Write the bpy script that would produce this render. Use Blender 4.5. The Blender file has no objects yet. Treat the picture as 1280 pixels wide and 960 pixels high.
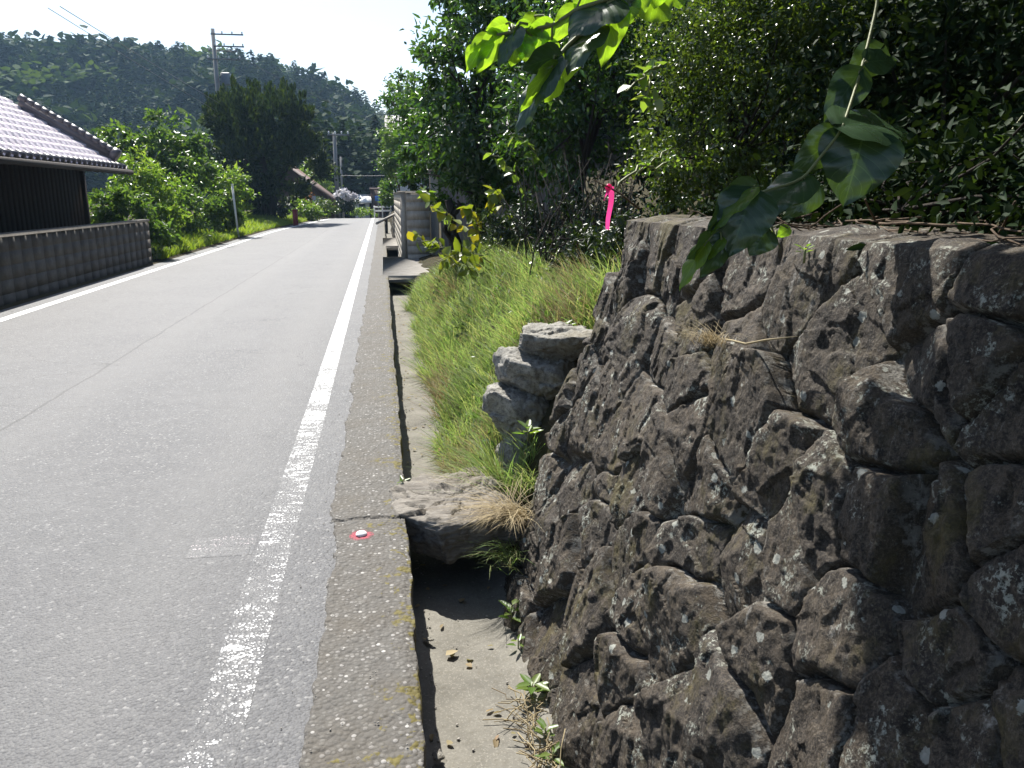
import bpy, math, random
import numpy as np
PI = math.pi
rad = math.radians
S = bpy.context.scene
COL = S.collection
HAZE = True
HAZE_D = 0.00032; SUN = 5.0; SKY = 0.085; EXPO = 1.2

# ------------------------------------------------------------------ camera numbers (also used to lay things out)
F = 1005.0; CH = 1.5
PITCH = math.atan((480-245)/F)
YAW = math.atan((640-478)*math.cos(PITCH)/F)
def ray(x, y):
    a = (x-640)/F; b = -(y-480)/F
    c, s = math.cos(PITCH), math.sin(PITCH)
    fy = c+b*s; fz = -s+b*c
    cy, sy = math.cos(YAW), math.sin(YAW)
    return (a*cy+fy*sy, -a*sy+fy*cy, fz)
def at(x, y, Y):
    d = ray(x, y); t = Y/d[1]
    return np.array((d[0]*t, Y, CH+d[2]*t))
def atz(x, y, z=0.0):
    d = ray(x, y); t = (z-CH)/d[2]
    return np.array((d[0]*t, d[1]*t, z))

# ------------------------------------------------------------------ noise
def _hash(ix, iy, seed):
    h = (ix.astype(np.int64)*374761393 + iy.astype(np.int64)*668265263 + seed*1442695041) & 0xFFFFFFFF
    h = ((h ^ (h >> 13))*1274126177) & 0xFFFFFFFF
    h = h ^ (h >> 16)
    return (h & 0xFFFFFF)/float(0xFFFFFF)
def vnoise(x, y, seed=0):
    x = np.asarray(x, float); y = np.asarray(y, float)
    ix = np.floor(x); iy = np.floor(y); fx = x-ix; fy = y-iy
    fx = fx*fx*fx*(fx*(fx*6-15)+10); fy = fy*fy*fy*(fy*(fy*6-15)+10)
    a = _hash(ix, iy, seed); b = _hash(ix+1, iy, seed); c = _hash(ix, iy+1, seed); d = _hash(ix+1, iy+1, seed)
    return (a*(1-fx)+b*fx)*(1-fy)+(c*(1-fx)+d*fx)*fy
def fbm(x, y, seed=0, octv=4, gain=.5):
    s = 0; a = 1; t = 0
    for o in range(octv):
        s = s+a*(vnoise(x*2**o, y*2**o, seed+o*17)-.5); t += a; a *= gain
    return s/t
def ridged(x, y, seed=0, octv=4, gain=.5):
    s = 0; a = 1; t = 0
    for o in range(octv):
        s = s+a*(1-np.abs(2*vnoise(x*2**o, y*2**o, seed+o*17)-1)); t += a; a *= gain
    return s/t-.5
def cells2(x, y, seed, tilt=.2):
    """fracture planes: every cell of a jittered grid is a flat facet with its own offset and slope"""
    ix = np.floor(x); iy = np.floor(y); best = np.full(np.shape(x), 9.); val = np.zeros(np.shape(x))
    for a in (-1, 0, 1):
        for b in (-1, 0, 1):
            cx = ix+a; cy = iy+b; px = cx+.1+.8*_hash(cx, cy, seed); py = cy+.1+.8*_hash(cx, cy, seed+1)
            d = (x-px)**2+(y-py)**2; m = d < best; best = np.where(m, d, best)
            v = (_hash(cx, cy, seed+2)-.5)+tilt*((_hash(cx, cy, seed+3)-.5)*(x-px)+(_hash(cx, cy, seed+4)-.5)*(y-py))*4
            val = np.where(m, v, val)
    return val
def cells3(p, scale, seed, tilt=.2):
    q = p*scale; i0 = np.floor(q); best = np.full(q.shape[:-1], 9.); val = np.zeros(q.shape[:-1])
    for a in (-1, 0, 1):
        for b in (-1, 0, 1):
            for c in (-1, 0, 1):
                cc = i0+np.array((a, b, c)); kx = cc[..., 0]*57+cc[..., 2]*131; ky = cc[..., 1]*71-cc[..., 2]*17
                f = cc+np.stack([_hash(kx, ky, seed), _hash(kx, ky, seed+1), _hash(kx, ky, seed+2)], -1); d = ((q-f)**2).sum(-1); m = d < best; best = np.where(m, d, best)
                v = (_hash(kx, ky, seed+3)-.5)+tilt*4*((_hash(kx, ky, seed+4)-.5)*(q-f)[..., 0]+(_hash(kx, ky, seed+5)-.5)*(q-f)[..., 1]+(_hash(kx, ky, seed+6)-.5)*(q-f)[..., 2])
                val = np.where(m, v, val)
    return val
def smooth(a, b, x):
    t = np.clip((x-a)/(b-a), 0, 1); return t*t*(3-2*t)

# ------------------------------------------------------------------ mesh building
class MB:
    def __init__(s): s.v = []; s.f = []; s.n = 0
    def add(s, v, *fs):
        v = np.asarray(v, float).reshape(-1, 3)
        for f in fs:
            if len(f): s.f.append(np.asarray(f, np.int64)+s.n)
        s.v.append(v); s.n += len(v); return s
    def box(s, lo, hi, rz=0, pivot=None, jitter=0, rng=None, bevel=0.0):
        lo = np.array(lo, float); hi = np.array(hi, float)
        c = (lo+hi)/2; h = (hi-lo)/2; b = min(bevel, h.min()*.45)
        if b > 0:
            vs = []; idx = {}
            for sx in (-1, 1):
                for sy in (-1, 1):
                    for sz in (-1, 1):
                        sg = np.array((sx, sy, sz))
                        for ax in range(3):
                            p = h-b; p = p.copy(); p[ax] = h[ax]
                            idx[(sx, sy, sz, ax)] = len(vs); vs.append(p*sg)
            fs = []; ts = []
            for ax in range(3):
                o = [a for a in range(3) if a != ax]
                for sg in (-1, 1):
                    q = []
                    for (p, r) in ((-1, -1), (1, -1), (1, 1), (-1, 1)):
                        k = [0, 0, 0]; k[ax] = sg; k[o[0]] = p; k[o[1]] = r
                        q.append(idx[(*k, ax)])
                    if (sg < 0) ^ (ax == 1): q = q[::-1]
                    fs.append(q)
            for ax in range(3):            # edges along ax
                o = [a for a in range(3) if a != ax]
                for p in (-1, 1):
                    for r in (-1, 1):
                        def kk(e, which):
                            k = [0, 0, 0]; k[ax] = e; k[o[0]] = p; k[o[1]] = r
                            return idx[(*k, which)]
                        fs.append([kk(-1, o[0]), kk(1, o[0]), kk(1, o[1]), kk(-1, o[1])])
            for sx in (-1, 1):
                for sy in (-1, 1):
                    for sz in (-1, 1):
                        ts.append([idx[(sx, sy, sz, a)] for a in range(3)])
            v = np.array(vs); faces = (np.array(fs), np.array(ts))
        else:
            v = np.array([(x, y, z) for x in (-1, 1) for y in (-1, 1) for z in (-1, 1)])*h
            faces = (np.array([(0, 1, 3, 2), (4, 6, 7, 5), (0, 4, 5, 1), (2, 3, 7, 6), (0, 2, 6, 4), (1, 5, 7, 3)]),)
        if jitter and rng is not None: v = v+rng.normal(0, jitter, v.shape)
        v = v+c
        if rz:
            pv = np.array(pivot if pivot is not None else c); w = v-pv
            v = np.stack([w[:, 0]*math.cos(rz)-w[:, 1]*math.sin(rz), w[:, 0]*math.sin(rz)+w[:, 1]*math.cos(rz), w[:, 2]], 1)+pv
        s.add(v, *faces); return s
    def tube(s, pts, r, n=8, cap=True):
        P = np.asarray(pts, float); m = len(P)
        R = np.full(m, r, float) if np.isscalar(r) else np.asarray(r, float)
        T = np.gradient(P, axis=0); T /= np.linalg.norm(T, axis=1)[:, None]+1e-12
        ref = np.array((0, 0, 1.)) if abs(T[0, 2]) < .9 else np.array((1., 0, 0))
        a = np.linspace(0, 2*PI, n, endpoint=False)
        V = []
        u = np.cross(T[0], ref); u /= np.linalg.norm(u)
        for i in range(m):
            u = u-T[i]*np.dot(u, T[i]); u /= np.linalg.norm(u)+1e-12
            w = np.cross(T[i], u)
            V.append(P[i]+R[i]*(np.cos(a)[:, None]*u+np.sin(a)[:, None]*w))
        V = np.concatenate(V)
        i, j = np.meshgrid(np.arange(m-1), np.arange(n), indexing='ij'); i = i.ravel(); j = j.ravel(); k = (j+1) % n
        q = np.stack([i*n+j, i*n+k, (i+1)*n+k, (i+1)*n+j], 1)
        fs = [q]
        if cap: fs += [np.array([list(range(n))[::-1]]), np.array([[(m-1)*n+z for z in range(n)]])]
        s.add(V, *fs); return s
    def grid(s, X, Y, Z, flip=False):
        n, m = X.shape
        i, j = np.meshgrid(np.arange(n-1), np.arange(m-1), indexing='ij'); i = i.ravel(); j = j.ravel()
        q = np.stack([i*m+j, (i+1)*m+j, (i+1)*m+j+1, i*m+j+1], 1)
        if flip: q = q[:, ::-1]
        s.add(np.stack([X.ravel(), Y.ravel(), Z.ravel()], 1), q); return s
    def build(s, name, mat, parent=None, smoothf=False, attrs=None, loc=None):
        V = np.concatenate(s.v); me = bpy.data.meshes.new(name)
        if loc is not None: V = V-np.asarray(loc)
        tot = np.concatenate([np.full(len(f), f.shape[1]) for f in s.f])
        loops = np.concatenate([f.ravel() for f in s.f])
        me.vertices.add(len(V)); me.vertices.foreach_set('co', V.astype(np.float32).ravel())
        me.loops.add(len(loops)); me.loops.foreach_set('vertex_index', loops.astype(np.int32))
        me.polygons.add(len(tot))
        st = np.concatenate([[0], np.cumsum(tot)[:-1]])
        me.polygons.foreach_set('loop_start', st.astype(np.int32)); me.polygons.foreach_set('loop_total', tot.astype(np.int32))
        if smoothf: me.polygons.foreach_set('use_smooth', np.ones(len(tot), bool))
        me.update(calc_edges=True); me.validate()
        if attrs:
            for k, a in attrs.items():
                at_ = me.attributes.new(k, 'FLOAT', 'POINT'); at_.data.foreach_set('value', np.asarray(a, np.float32).ravel())
        me.materials.append(mat)
        o = bpy.data.objects.new(name, me); COL.objects.link(o)
        if loc is not None: o.location = loc
        if parent is not None: o.parent = parent
        return o
def tag(o, label=None, cat=None, group=None, kind=None):
    if label: o['label'] = label
    if cat: o['category'] = cat
    if group: o['group'] = group
    if kind: o['kind'] = kind
    return o
def thing(name, label, cat, loc=(0, 0, 0), group=None):
    o = bpy.data.objects.new(name, None); COL.objects.link(o); o.location = [float(c) for c in loc]; o.empty_display_size = .1
    return tag(o, label, cat, group)
def part(mb, name, mat, root, smoothf=False):
    """part given in world coordinates under a thing whose Empty stands at root.location"""
    if root.parent is not None: base = np.array(root.parent.location)+np.array(root.location)
    else: base = np.array(root.location)
    V = mb
    for i in range(len(V.v)): V.v[i] = V.v[i]-base
    return V.build(name, mat, root, smoothf)

# ------------------------------------------------------------------ materials
class NT:
    def __init__(s, name):
        s.m = bpy.data.materials.new(name); s.m.use_nodes = True; s.t = s.m.node_tree; s.t.nodes.clear()
        s.out = s.n('ShaderNodeOutputMaterial'); s._co = None
    def n(s, typ, **kw):
        nd = s.t.nodes.new(typ)
        for k, v in kw.items():
            if k.startswith('i_'):
                key = k[2:]
                nd.inputs[int(key) if key.isdigit() else key.replace('_', ' ')].default_value = v
            else: setattr(nd, k, v)
        return nd
    def l(s, a, b): s.t.links.new(a, b)
    def co(s):
        if s._co is None: s._co = s.n('ShaderNodeTexCoord').outputs['Object']
        return s._co
    def mapping(s, scale):
        m = s.n('ShaderNodeMapping'); m.inputs['Scale'].default_value = scale; s.l(s.co(), m.inputs[0]); return m.outputs[0]
    def noise(s, scale, detail=6, rough=.6, vec=None, dist=0):
        nd = s.n('ShaderNodeTexNoise'); nd.inputs['Scale'].default_value = scale; nd.inputs['Detail'].default_value = detail
        nd.inputs['Roughness'].default_value = rough; nd.inputs['Distortion'].default_value = dist
        s.l(vec or s.co(), nd.inputs['Vector']); return nd.outputs['Fac']
    def voro(s, scale, feature='F1', out='Distance', vec=None, rnd=1):
        nd = s.n('ShaderNodeTexVoronoi', feature=feature); nd.inputs['Scale'].default_value = scale; nd.inputs['Randomness'].default_value = rnd
        s.l(vec or s.co(), nd.inputs['Vector']); return nd.outputs[out]
    def ramp(s, fac, stops, interp='LINEAR'):
        r = s.n('ShaderNodeValToRGB'); r.color_ramp.interpolation = interp; e = r.color_ramp.elements
        while len(e) < len(stops): e.new(.5)
        for x, (p, c) in zip(e, stops):
            x.position = p; x.color = (*c, 1) if hasattr(c, '__len__') else (c, c, c, 1)
        s.l(fac, r.inputs[0]); return r.outputs[0]
    def mix(s, fac, a, b, mode='MIX'):
        m = s.n('ShaderNodeMix', data_type='RGBA', blend_type=mode)
        for sock, v in ((0, fac), (6, a), (7, b)):
            if isinstance(v, (int, float)) and sock == 0: m.inputs[0].default_value = v
            elif isinstance(v, tuple): m.inputs[sock].default_value = (*v, 1)
            else: s.l(v, m.inputs[sock])
        return m.outputs[2]
    def math(s, op, a, b=None, c=None, clamp=False):
        m = s.n('ShaderNodeMath', operation=op, use_clamp=clamp)
        for i, v in enumerate((a, b, c)):
            if v is None: continue
            if isinstance(v, (int, float)): m.inputs[i].default_value = v
            else: s.l(v, m.inputs[i])
        return m.outputs[0]
    def bump(s, h, strength=.5, dist=.01, normal=None):
        b = s.n('ShaderNodeBump'); b.inputs['Strength'].default_value = strength; b.inputs['Distance'].default_value = dist
        s.l(h, b.inputs['Height'])
        if normal is not None: s.l(normal, b.inputs['Normal'])
        return b.outputs[0]
    def attr(s, name):
        return s.n('ShaderNodeAttribute', attribute_name=name).outputs['Fac']
    def island(s): return s.n('ShaderNodeNewGeometry').outputs['Random Per Island']
    def bsdf(s, col, rough=.8, spec=.5, normal=None, metal=0.0):
        p = s.n('ShaderNodeBsdfPrincipled')
        for key, v in (('Base Color', col), ('Roughness', rough), ('Specular IOR Level', spec), ('Metallic', metal)):
            if isinstance(v, tuple): p.inputs[key].default_value = (*v, 1)
            elif isinstance(v, (int, float)): p.inputs[key].default_value = v
            else: s.l(v, p.inputs[key])
        if normal is not None: s.l(normal, p.inputs['Normal'])
        return p.outputs[0]
    def fin(s, sh): s.l(sh, s.out.inputs['Surface']); return s.m

def mat_leaf(name, cols, rough=.4, trans=.35, tcol=None, spec=.5, scale=None):
    """leaf: per leaf colour from a ramp, light passing through"""
    t = NT(name); k = t.island()
    n = len(cols); c = t.ramp(k, [(i/(n-1) if n > 1 else 0, q) for i, q in enumerate(cols)])
    p = t.bsdf(c, rough, spec)
    tr = t.n('ShaderNodeBsdfTranslucent')
    tc = t.mix(1.0, c, tcol or (1.9, 1.75, .5), 'MULTIPLY'); t.l(tc, tr.inputs[0])
    m = t.n('ShaderNodeMixShader'); m.inputs[0].default_value = trans; t.l(p, m.inputs[1]); t.l(tr.outputs[0], m.inputs[2])
    return t.fin(m.outputs[0])
def mat_plain(name, col, rough=.7, var=.25, scale=6, spec=.4, bump=.2, metal=0.0, stretch=(1, 1, 1)):
    t = NT(name); v = t.mapping(stretch)
    a = t.noise(scale, 8, .65, v); b = t.noise(scale*9, 5, .6, v)
    f = t.math('ADD', t.math('MULTIPLY', a, .65), t.math('MULTIPLY', b, .35))
    lo = tuple(c*(1-var) for c in col); hi = tuple(min(1, c*(1+var)) for c in col)
    c = t.ramp(f, [(.3, lo), (.7, hi)])
    return t.fin(t.bsdf(c, rough, spec, t.bump(b, bump, .01), metal))

M = {}
def build_mats():
    # asphalt + worn paint
    def asphalt_nodes(t):
        geo = t.n('ShaderNodeNewGeometry'); pos = geo.outputs['Position']
        sep = t.n('ShaderNodeSeparateXYZ'); t.l(pos, sep.inputs[0])
        vc = t.n('ShaderNodeTexVoronoi'); vc.inputs['Scale'].default_value = 95; t.l(pos, vc.inputs['Vector'])
        cs = t.n('ShaderNodeSeparateColor'); t.l(vc.outputs['Color'], cs.inputs[0])
        agg = t.ramp(cs.outputs[0], [(0, (.055, .056, .06)), (.55, (.08, .081, .085)), (.88, (.098, .098, .099)), (.96, (.14, .14, .138)), (1, (.26, .255, .25))])
        big = t.noise(.9, 5, .6, pos); mid = t.noise(7, 6, .65, pos)
        c = t.mix(t.ramp(big, [(.35, 0.), (.65, .6)]), agg, (.105, .105, .106))
        c = t.mix(t.ramp(mid, [(.45, 0.), (.7, .3)]), c, (.045, .045, .047))
        # construction joint along the road and a few hairline cracks
        wob = t.math('MULTIPLY', t.math('SUBTRACT', t.noise(1.3, 4, .6, pos), .5), .10)
        dx = t.math('ABSOLUTE', t.math('ADD', t.math('ADD', sep.outputs[0], 2.52), wob))
        jl = t.math('LESS_THAN', dx, .012)
        c = t.mix(t.math('MULTIPLY', jl, .7), c, (.02, .02, .02))
        tr = t.ramp(t.math('ABSOLUTE', t.math('SUBTRACT', t.math('ABSOLUTE', t.math('ADD', t.math('ADD', sep.outputs[0], 1.45), t.math('MULTIPLY', big, .4))), .7)), [(0., .45), (.4, 0.)])
        c = t.mix(tr, c, (.115, .114, .113))                                   # worn wheel tracks
        wv = t.n('ShaderNodeVectorMath', operation='ADD'); t.l(pos, wv.inputs[0]); nv = t.n('ShaderNodeTexNoise'); nv.inputs['Scale'].default_value = 2.2; nv.inputs['Detail'].default_value = 6; t.l(pos, nv.inputs['Vector']); t.l(nv.outputs['Color'], wv.inputs[1])
        ck = t.voro(.55, 'DISTANCE_TO_EDGE', 'Distance', wv.outputs[0])
        ckm = t.math('MULTIPLY', t.math('LESS_THAN', ck, .0032), t.ramp(t.noise(.5, 3, .5, pos), [(.5, 0.), (.56, .7)]))
        c = t.mix(ckm, c, (.02, .02, .02))
        h = t.math('ADD', t.math('MULTIPLY', vc.outputs['Distance'], -1.0), t.math('MULTIPLY', t.noise(45, 4, .6, pos), .8))
        nm = t.bump(h, .75, .006)
        return pos, sep, c, nm, vc, mid
    t = NT('asphalt'); pos, sep, c, nm, vc, mid = asphalt_nodes(t)
    M['asphalt'] = t.fin(t.bsdf(c, .68, .4, nm))
    for nm_, lo, hi, mcol in (('paint_line', .43, .50, (.74, .74, .73)), ('paint_mark', .50, .58, (.72, .62, .64))):
        t = NT(nm_); pos, sep, c, nm, vc, mid = asphalt_nodes(t)
        mp = t.n('ShaderNodeMapping'); mp.inputs['Scale'].default_value = (8, 30, 8); t.l(pos, mp.inputs[0])
        w = t.noise(1.0, 6, .75, mp.outputs[0]); w2 = t.noise(2.2, 3, .5, pos)
        wear = t.math('ADD', t.math('ADD', t.math('MULTIPLY', w, .6), t.math('MULTIPLY', w2, .25)), t.math('MULTIPLY', t.math('SUBTRACT', .5, vc.outputs['Distance']), .22))
        if nm_ == 'paint_line':   # more worn close by, fresher farther on; ragged at its sides
            yb = t.math('MULTIPLY', t.math('SUBTRACT', 5.6, sep.outputs[1]), .022); yb = t.math('MAXIMUM', t.math('MINIMUM', yb, .03), -.10)
            wear = t.math('SUBTRACT', wear, yb)
        f = t.ramp(wear, [(lo, 0.), (hi, 1.)])
        c2 = t.mix(f, c, mcol)
        M[nm_] = t.fin(t.bsdf(c2, .62, .4, nm))
    # exposed aggregate concrete (kerb strip)
    t = NT('kerb_concrete'); geo = t.n('ShaderNodeNewGeometry'); pos = geo.outputs['Position']
    sep = t.n('ShaderNodeSeparateXYZ'); t.l(pos, sep.inputs[0])
    vc = t.n('ShaderNodeTexVoronoi'); vc.inputs['Scale'].default_value = 60; t.l(pos, vc.inputs['Vector'])
    cs = t.n('ShaderNodeSeparateColor'); t.l(vc.outputs['Color'], cs.inputs[0])
    agg = t.ramp(cs.outputs[0], [(0, (.055, .052, .047)), (.5, (.095, .09, .081)), (.83, (.14, .134, .122)), (.94, (.23, .22, .21)), (1, (.40, .39, .37))])
    pebb = t.math('LESS_THAN', vc.outputs['Distance'], .45)
    n1 = t.noise(3.5, 7, .68, pos); n2 = t.noise(22, 5, .6, pos)
    c = t.mix(t.math('MULTIPLY', pebb, .85), (.078, .073, .065), agg)
    c = t.mix(t.ramp(n1, [(.42, 0.), (.66, .6)]), c, (.07, .06, .046))
    # moss at the ditch edge
    ed = t.math('MULTIPLY', t.math('ADD', sep.outputs[0], .09), 3.6)
    ms = t.math('ADD', t.math('ADD', ed, t.math('MULTIPLY', t.math('SUBTRACT', n2, .5), 3.6)), t.math('MULTIPLY', t.math('SUBTRACT', n1, .5), 3.2))
    mf = t.ramp(ms, [(.62, 0.), (.8, .9)])
    mossc = t.mix(n2, (.035, .03, .008), (.14, .115, .02))
    c = t.mix(mf, c, mossc)
    h = t.math('ADD', t.math('MULTIPLY', vc.outputs['Distance'], -1.), t.math('MULTIPLY', n2, 1.4))
    M['kerb'] = t.fin(t.bsdf(c, .8, .35, t.bump(h, .8, .007)))
    # ditch floor
    t = NT('ditch_concrete'); n1 = t.noise(3, 7, .65); n2 = t.noise(40, 6, .65); 
    vc = t.voro(190, out='Color'); cs = t.n('ShaderNodeSeparateColor'); t.l(vc, cs.inputs[0])
    c = t.ramp(n1, [(.3, (.10, .095, .082)), (.7, (.19, .18, .155))])
    c = t.mix(t.ramp(cs.outputs[1], [(.75, 0.), (1, .5)]), c, (.26, .245, .21))
    c = t.mix(t.ramp(n2, [(.5, 0.), (.75, .5)]), c, (.09, .08, .06))
    M['ditch'] = t.fin(t.bsdf(c, .9, .2, t.bump(n2, .6, .006)))
    # rough dark masonry
    t = NT('masonry'); k = t.attr('stone'); j = t.attr('joint')
    n1 = t.noise(5, 8, .68); n2 = t.noise(26, 9, .74); n3 = t.noise(150, 6, .7); n4 = t.noise(420, 3, .6)
    base = t.ramp(k, [(0, (.028, .022, .018)), (.3, (.066, .05, .035)), (.6, (.044, .038, .034)), (.85, (.088, .068, .048)), (1, (.034, .028, .023))])
    c = t.mix(t.ramp(n1, [(.38, 0.), (.62, .8)]), base, (.095, .073, .046))
    c = t.mix(t.ramp(n2, [(.42, 0.), (.55, .88)]), c, (.016, .013, .011))
    c = t.mix(t.ramp(n3, [(.47, 0.), (.66, .9)]), c, (.13, .108, .082))
    c = t.mix(t.ramp(n4, [(.5, 0.), (.68, .8)]), c, (.018, .016, .015))
    sv = t.mapping((30, 30, 3.0)); st = t.noise(1.0, 7, .75, sv)          # rain streaks running down
    c = t.mix(t.math('MULTIPLY', t.ramp(st, [(.56, 0.), (.66, 1.)]), t.math('MULTIPLY', t.ramp(n1, [(.47, 0.), (.6, .9)]), t.ramp(n3, [(.4, .3), (.6, 1.)]))), c, (.36, .345, .31))
    li = t.noise(8, 8, .76); l2 = t.noise(75, 6, .7)
    lf = t.math('MULTIPLY', t.ramp(li, [(.55, 0.), (.61, 1.)]), t.ramp(l2, [(.5, 0.), (.56, .9)]))
    c = t.mix(lf, c, t.mix(n3, (.22, .25, .2), (.46, .46, .4)))
    vl = t.voro(11); ls = t.math('MULTIPLY', t.math('LESS_THAN', t.math('ADD', vl, t.math('MULTIPLY', t.math('SUBTRACT', n2, .5), .5)), .13), .8)   # round lichen spots
    c = t.mix(ls, c, (.34, .35, .31))
    mo = t.noise(4.3, 7, .72, t.mapping((1, 1.3, .8)))
    c = t.mix(t.math('MULTIPLY', t.ramp(mo, [(.53, 0.), (.64, .85)]), t.ramp(n3, [(.35, .3), (.6, 1.)])), c, (.085, .07, .022))
    jf = t.math('MULTIPLY', t.ramp(j, [(0., 1.), (.2, 0.)]), t.ramp(n2, [(.5, 0.), (.58, .9)]))
    c = t.mix(jf, c, (.3, .285, .25))
    nm = t.bump(n4, .5, .003, t.bump(n3, .8, .007, t.bump(n2, .7, .012)))
    M['masonry'] = t.fin(t.bsdf(c, .74, .27, nm))
    # boulder / slab rock
    t = NT('pale_rock'); n1 = t.noise(9, 9, .7); n2 = t.noise(45, 8, .72); n3 = t.noise(4, 5, .6); n4 = t.noise(260, 4, .65)
    c = t.ramp(n1, [(.32, (.12, .11, .095)), (.5, (.24, .23, .2)), (.68, (.38, .365, .33))])
    c = t.mix(t.ramp(n2, [(.48, 0.), (.6, .8)]), c, (.07, .063, .053)); c = t.mix(t.ramp(n4, [(.5, 0.), (.7, .6)]), c, (.42, .41, .38))
    c = t.mix(t.ramp(n3, [(.5, 0.), (.62, .6)]), c, (.12, .10, .06))
    M['rock'] = t.fin(t.bsdf(c, .85, .3, t.bump(n4, .5, .003, t.bump(n2, .9, .01))))
    t = NT('slab_rock'); v = t.mapping((5, 26, 30)); n1 = t.noise(1, 8, .7, v); n2 = t.noise(60, 6, .65); n3 = t.noise(4, 5, .6)
    c = t.ramp(n1, [(.32, (.07, .062, .052)), (.5, (.15, .135, .115)), (.72, (.25, .23, .2))])
    c = t.mix(t.ramp(n2, [(.55, 0.), (.7, .5)]), c, (.3, .28, .24))
    c = t.mix(t.ramp(n3, [(.5, 0.), (.7, .35)]), c, (.14, .1, .06))
    M['slabrock'] = t.fin(t.bsdf(c, .85, .3, t.bump(n1, .9, .012, t.bump(n2, .5, .004))))
    # soil / embankment
    t = NT('soil'); n1 = t.noise(2, 7, .65); n2 = t.noise(30, 6, .7)
    c = t.ramp(n1, [(.3, (.028, .03, .011)), (.55, (.045, .037, .02)), (.8, (.065, .052, .03))])
    c = t.mix(t.ramp(n2, [(.45, 0.), (.7, .6)]), c, (.025, .021, .013))
    M['soil'] = t.fin(t.bsdf(c, .95, .1, t.bump(n2, .8, .02)))
    t = NT('far_ground'); n1 = t.noise(.08, 8, .65); n2 = t.noise(1.5, 6, .7)
    c = t.ramp(n1, [(.3, (.025, .05, .014)), (.7, (.06, .085, .025))]); c = t.mix(t.ramp(n2, [(.4, 0.), (.7, .5)]), c, (.02, .03, .01))
    M['farground'] = t.fin(t.bsdf(c, .95, .1))
    # weathered concrete block
    t = NT('block_concrete'); geo = t.n('ShaderNodeNewGeometry'); pos = geo.outputs['Position']
    n1 = t.noise(2.2, 8, .7, pos); n2 = t.noise(35, 6, .65, pos); sv = t.n('ShaderNodeMapping'); sv.inputs['Scale'].default_value = (1.1, 1.1, .8); t.l(pos, sv.inputs[0])
    st = t.noise(1, 6, .7, sv.outputs[0]); k = t.island()
    c = t.ramp(n1, [(.3, (.07, .066, .06)), (.7, (.15, .142, .128))]); c = t.mix(t.ramp(st, [(.4, 0.), (.65, .7)]), c, (.04, .035, .03))
    c = t.mix(t.math('MULTIPLY', k, .3), c, (.08, .07, .06))
    c = t.mix(t.ramp(n2, [(.5, 0.), (.75, .4)]), c, (.05, .048, .04))
    M['block'] = t.fin(t.bsdf(c, .88, .25, t.bump(n2, .5, .006)))
    M['blockpale'] = mat_plain('pale_block', (.36, .33, .28), .9, .35, 4, .2, .4, 0, (3, 3, 1))
    M['fence'] = mat_plain('rusty_sheet', (.11, .105, .1), .6, .35, 3, .3, .2, 0, (4, 4, 1))
    M['slabconc'] = mat_plain('pale_concrete', (.30, .28, .25), .85, .35, 5, .25, .4)
    M['darkwood'] = mat_plain('dark_timber', (.028, .022, .018), .8, .4, 3, .25, .35, 0, (6, 6, .5))
    M['brownwall'] = mat_plain('brown_boards', (.085, .05, .04), .75, .3, 3, .3, .3, 0, (5, 5, .5))
    t = NT('roof_tile'); k = t.noise(1.8, 4, .6); n2 = t.noise(14, 6, .6); c = t.ramp(k, [(.3, (.48, .42, .44)), (.7, (.62, .55, .575))])
    c = t.mix(t.ramp(n2, [(.5, 0.), (.75, .2)]), c, (.14, .12, .12))
    M['tile'] = t.fin(t.bsdf(c, .3, .9, t.bump(n2, .2, .01)))
    M['shadetile'] = mat_plain('shaded_tile', (.09, .082, .088), .45, .3, 5, .6, .2)  # darkened copy of the roof tile; ridge's shaded side put into the colour
    M['polec'] = mat_plain('pole_concrete', (.22, .215, .21), .8, .2, 2, .3, .2)
    M['steel'] = mat_plain('galvanised_steel', (.2, .205, .21), .45, .15, 8, .5, .1, .6)
    M['wire'] = mat_plain('cable_sheath', (.05, .05, .055), .5, .1, 8, .4, .05)
    M['whitepaint'] = mat_plain('white_paint', (.74, .74, .72), .5, .1, 4, .4, .1)
    M['palewall'] = mat_plain('pale_render', (.55, .56, .58), .85, .12, 2, .2, .2)
    M['redpaint'] = mat_plain('red_paint', (.22, .02, .02), .5, .2, 6, .5, .1)
    M['bluepaint'] = mat_plain('blue_paint', (.04, .16, .5), .4, .1, 6, .5, .05)
    M['bark'] = mat_plain('bark', (.075, .058, .042), .9, .45, 6, .2, .9, 0, (5, 5, 1))
    M['darkbark'] = mat_plain('dark_bark', (.035, .029, .023), .9, .4, 6, .2, .9, 0, (5, 5, 1))
    M['stem'] = mat_plain('green_stem', (.16, .17, .07), .6, .25, 12, .4, .2)
    M['twig'] = mat_plain('dry_twig', (.09, .062, .04), .8, .35, 12, .2, .3)
    M['straw'] = mat_leaf('dry_straw', [(.24, .19, .11), (.36, .3, .18), (.17, .13, .08)], .7, .25, (1.1, 1, .8), .2)
    M['glass'] = NT('window_glass').m
    t = NT('dark_glass'); M['glass'] = t.fin(t.bsdf((.02, .025, .03), .08, .6))
    # fabric ribbon
    t = NT('pink_ribbon'); n = t.noise(60, 3, .5); c = t.ramp(n, [(.3, (.8, .03, .22)), (.7, (.9, .06, .32))])
    p = t.bsdf(c, .35, .5); tr = t.n('ShaderNodeBsdfTranslucent'); tr.inputs[0].default_value = (1, .08, .35, 1)
    m = t.n('ShaderNodeMixShader'); m.inputs[0].default_value = .45; t.l(p, m.inputs[1]); t.l(tr.outputs[0], m.inputs[2]); M['ribbon'] = t.fin(m.outputs[0])
    # leaves
    M['lf_hedge'] = mat_leaf('hedge_leaf', [(.03, .06, .012), (.05, .085, .016), (.075, .11, .022)], .3, .38, (2.1, 2.0, .7), .6)
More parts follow.
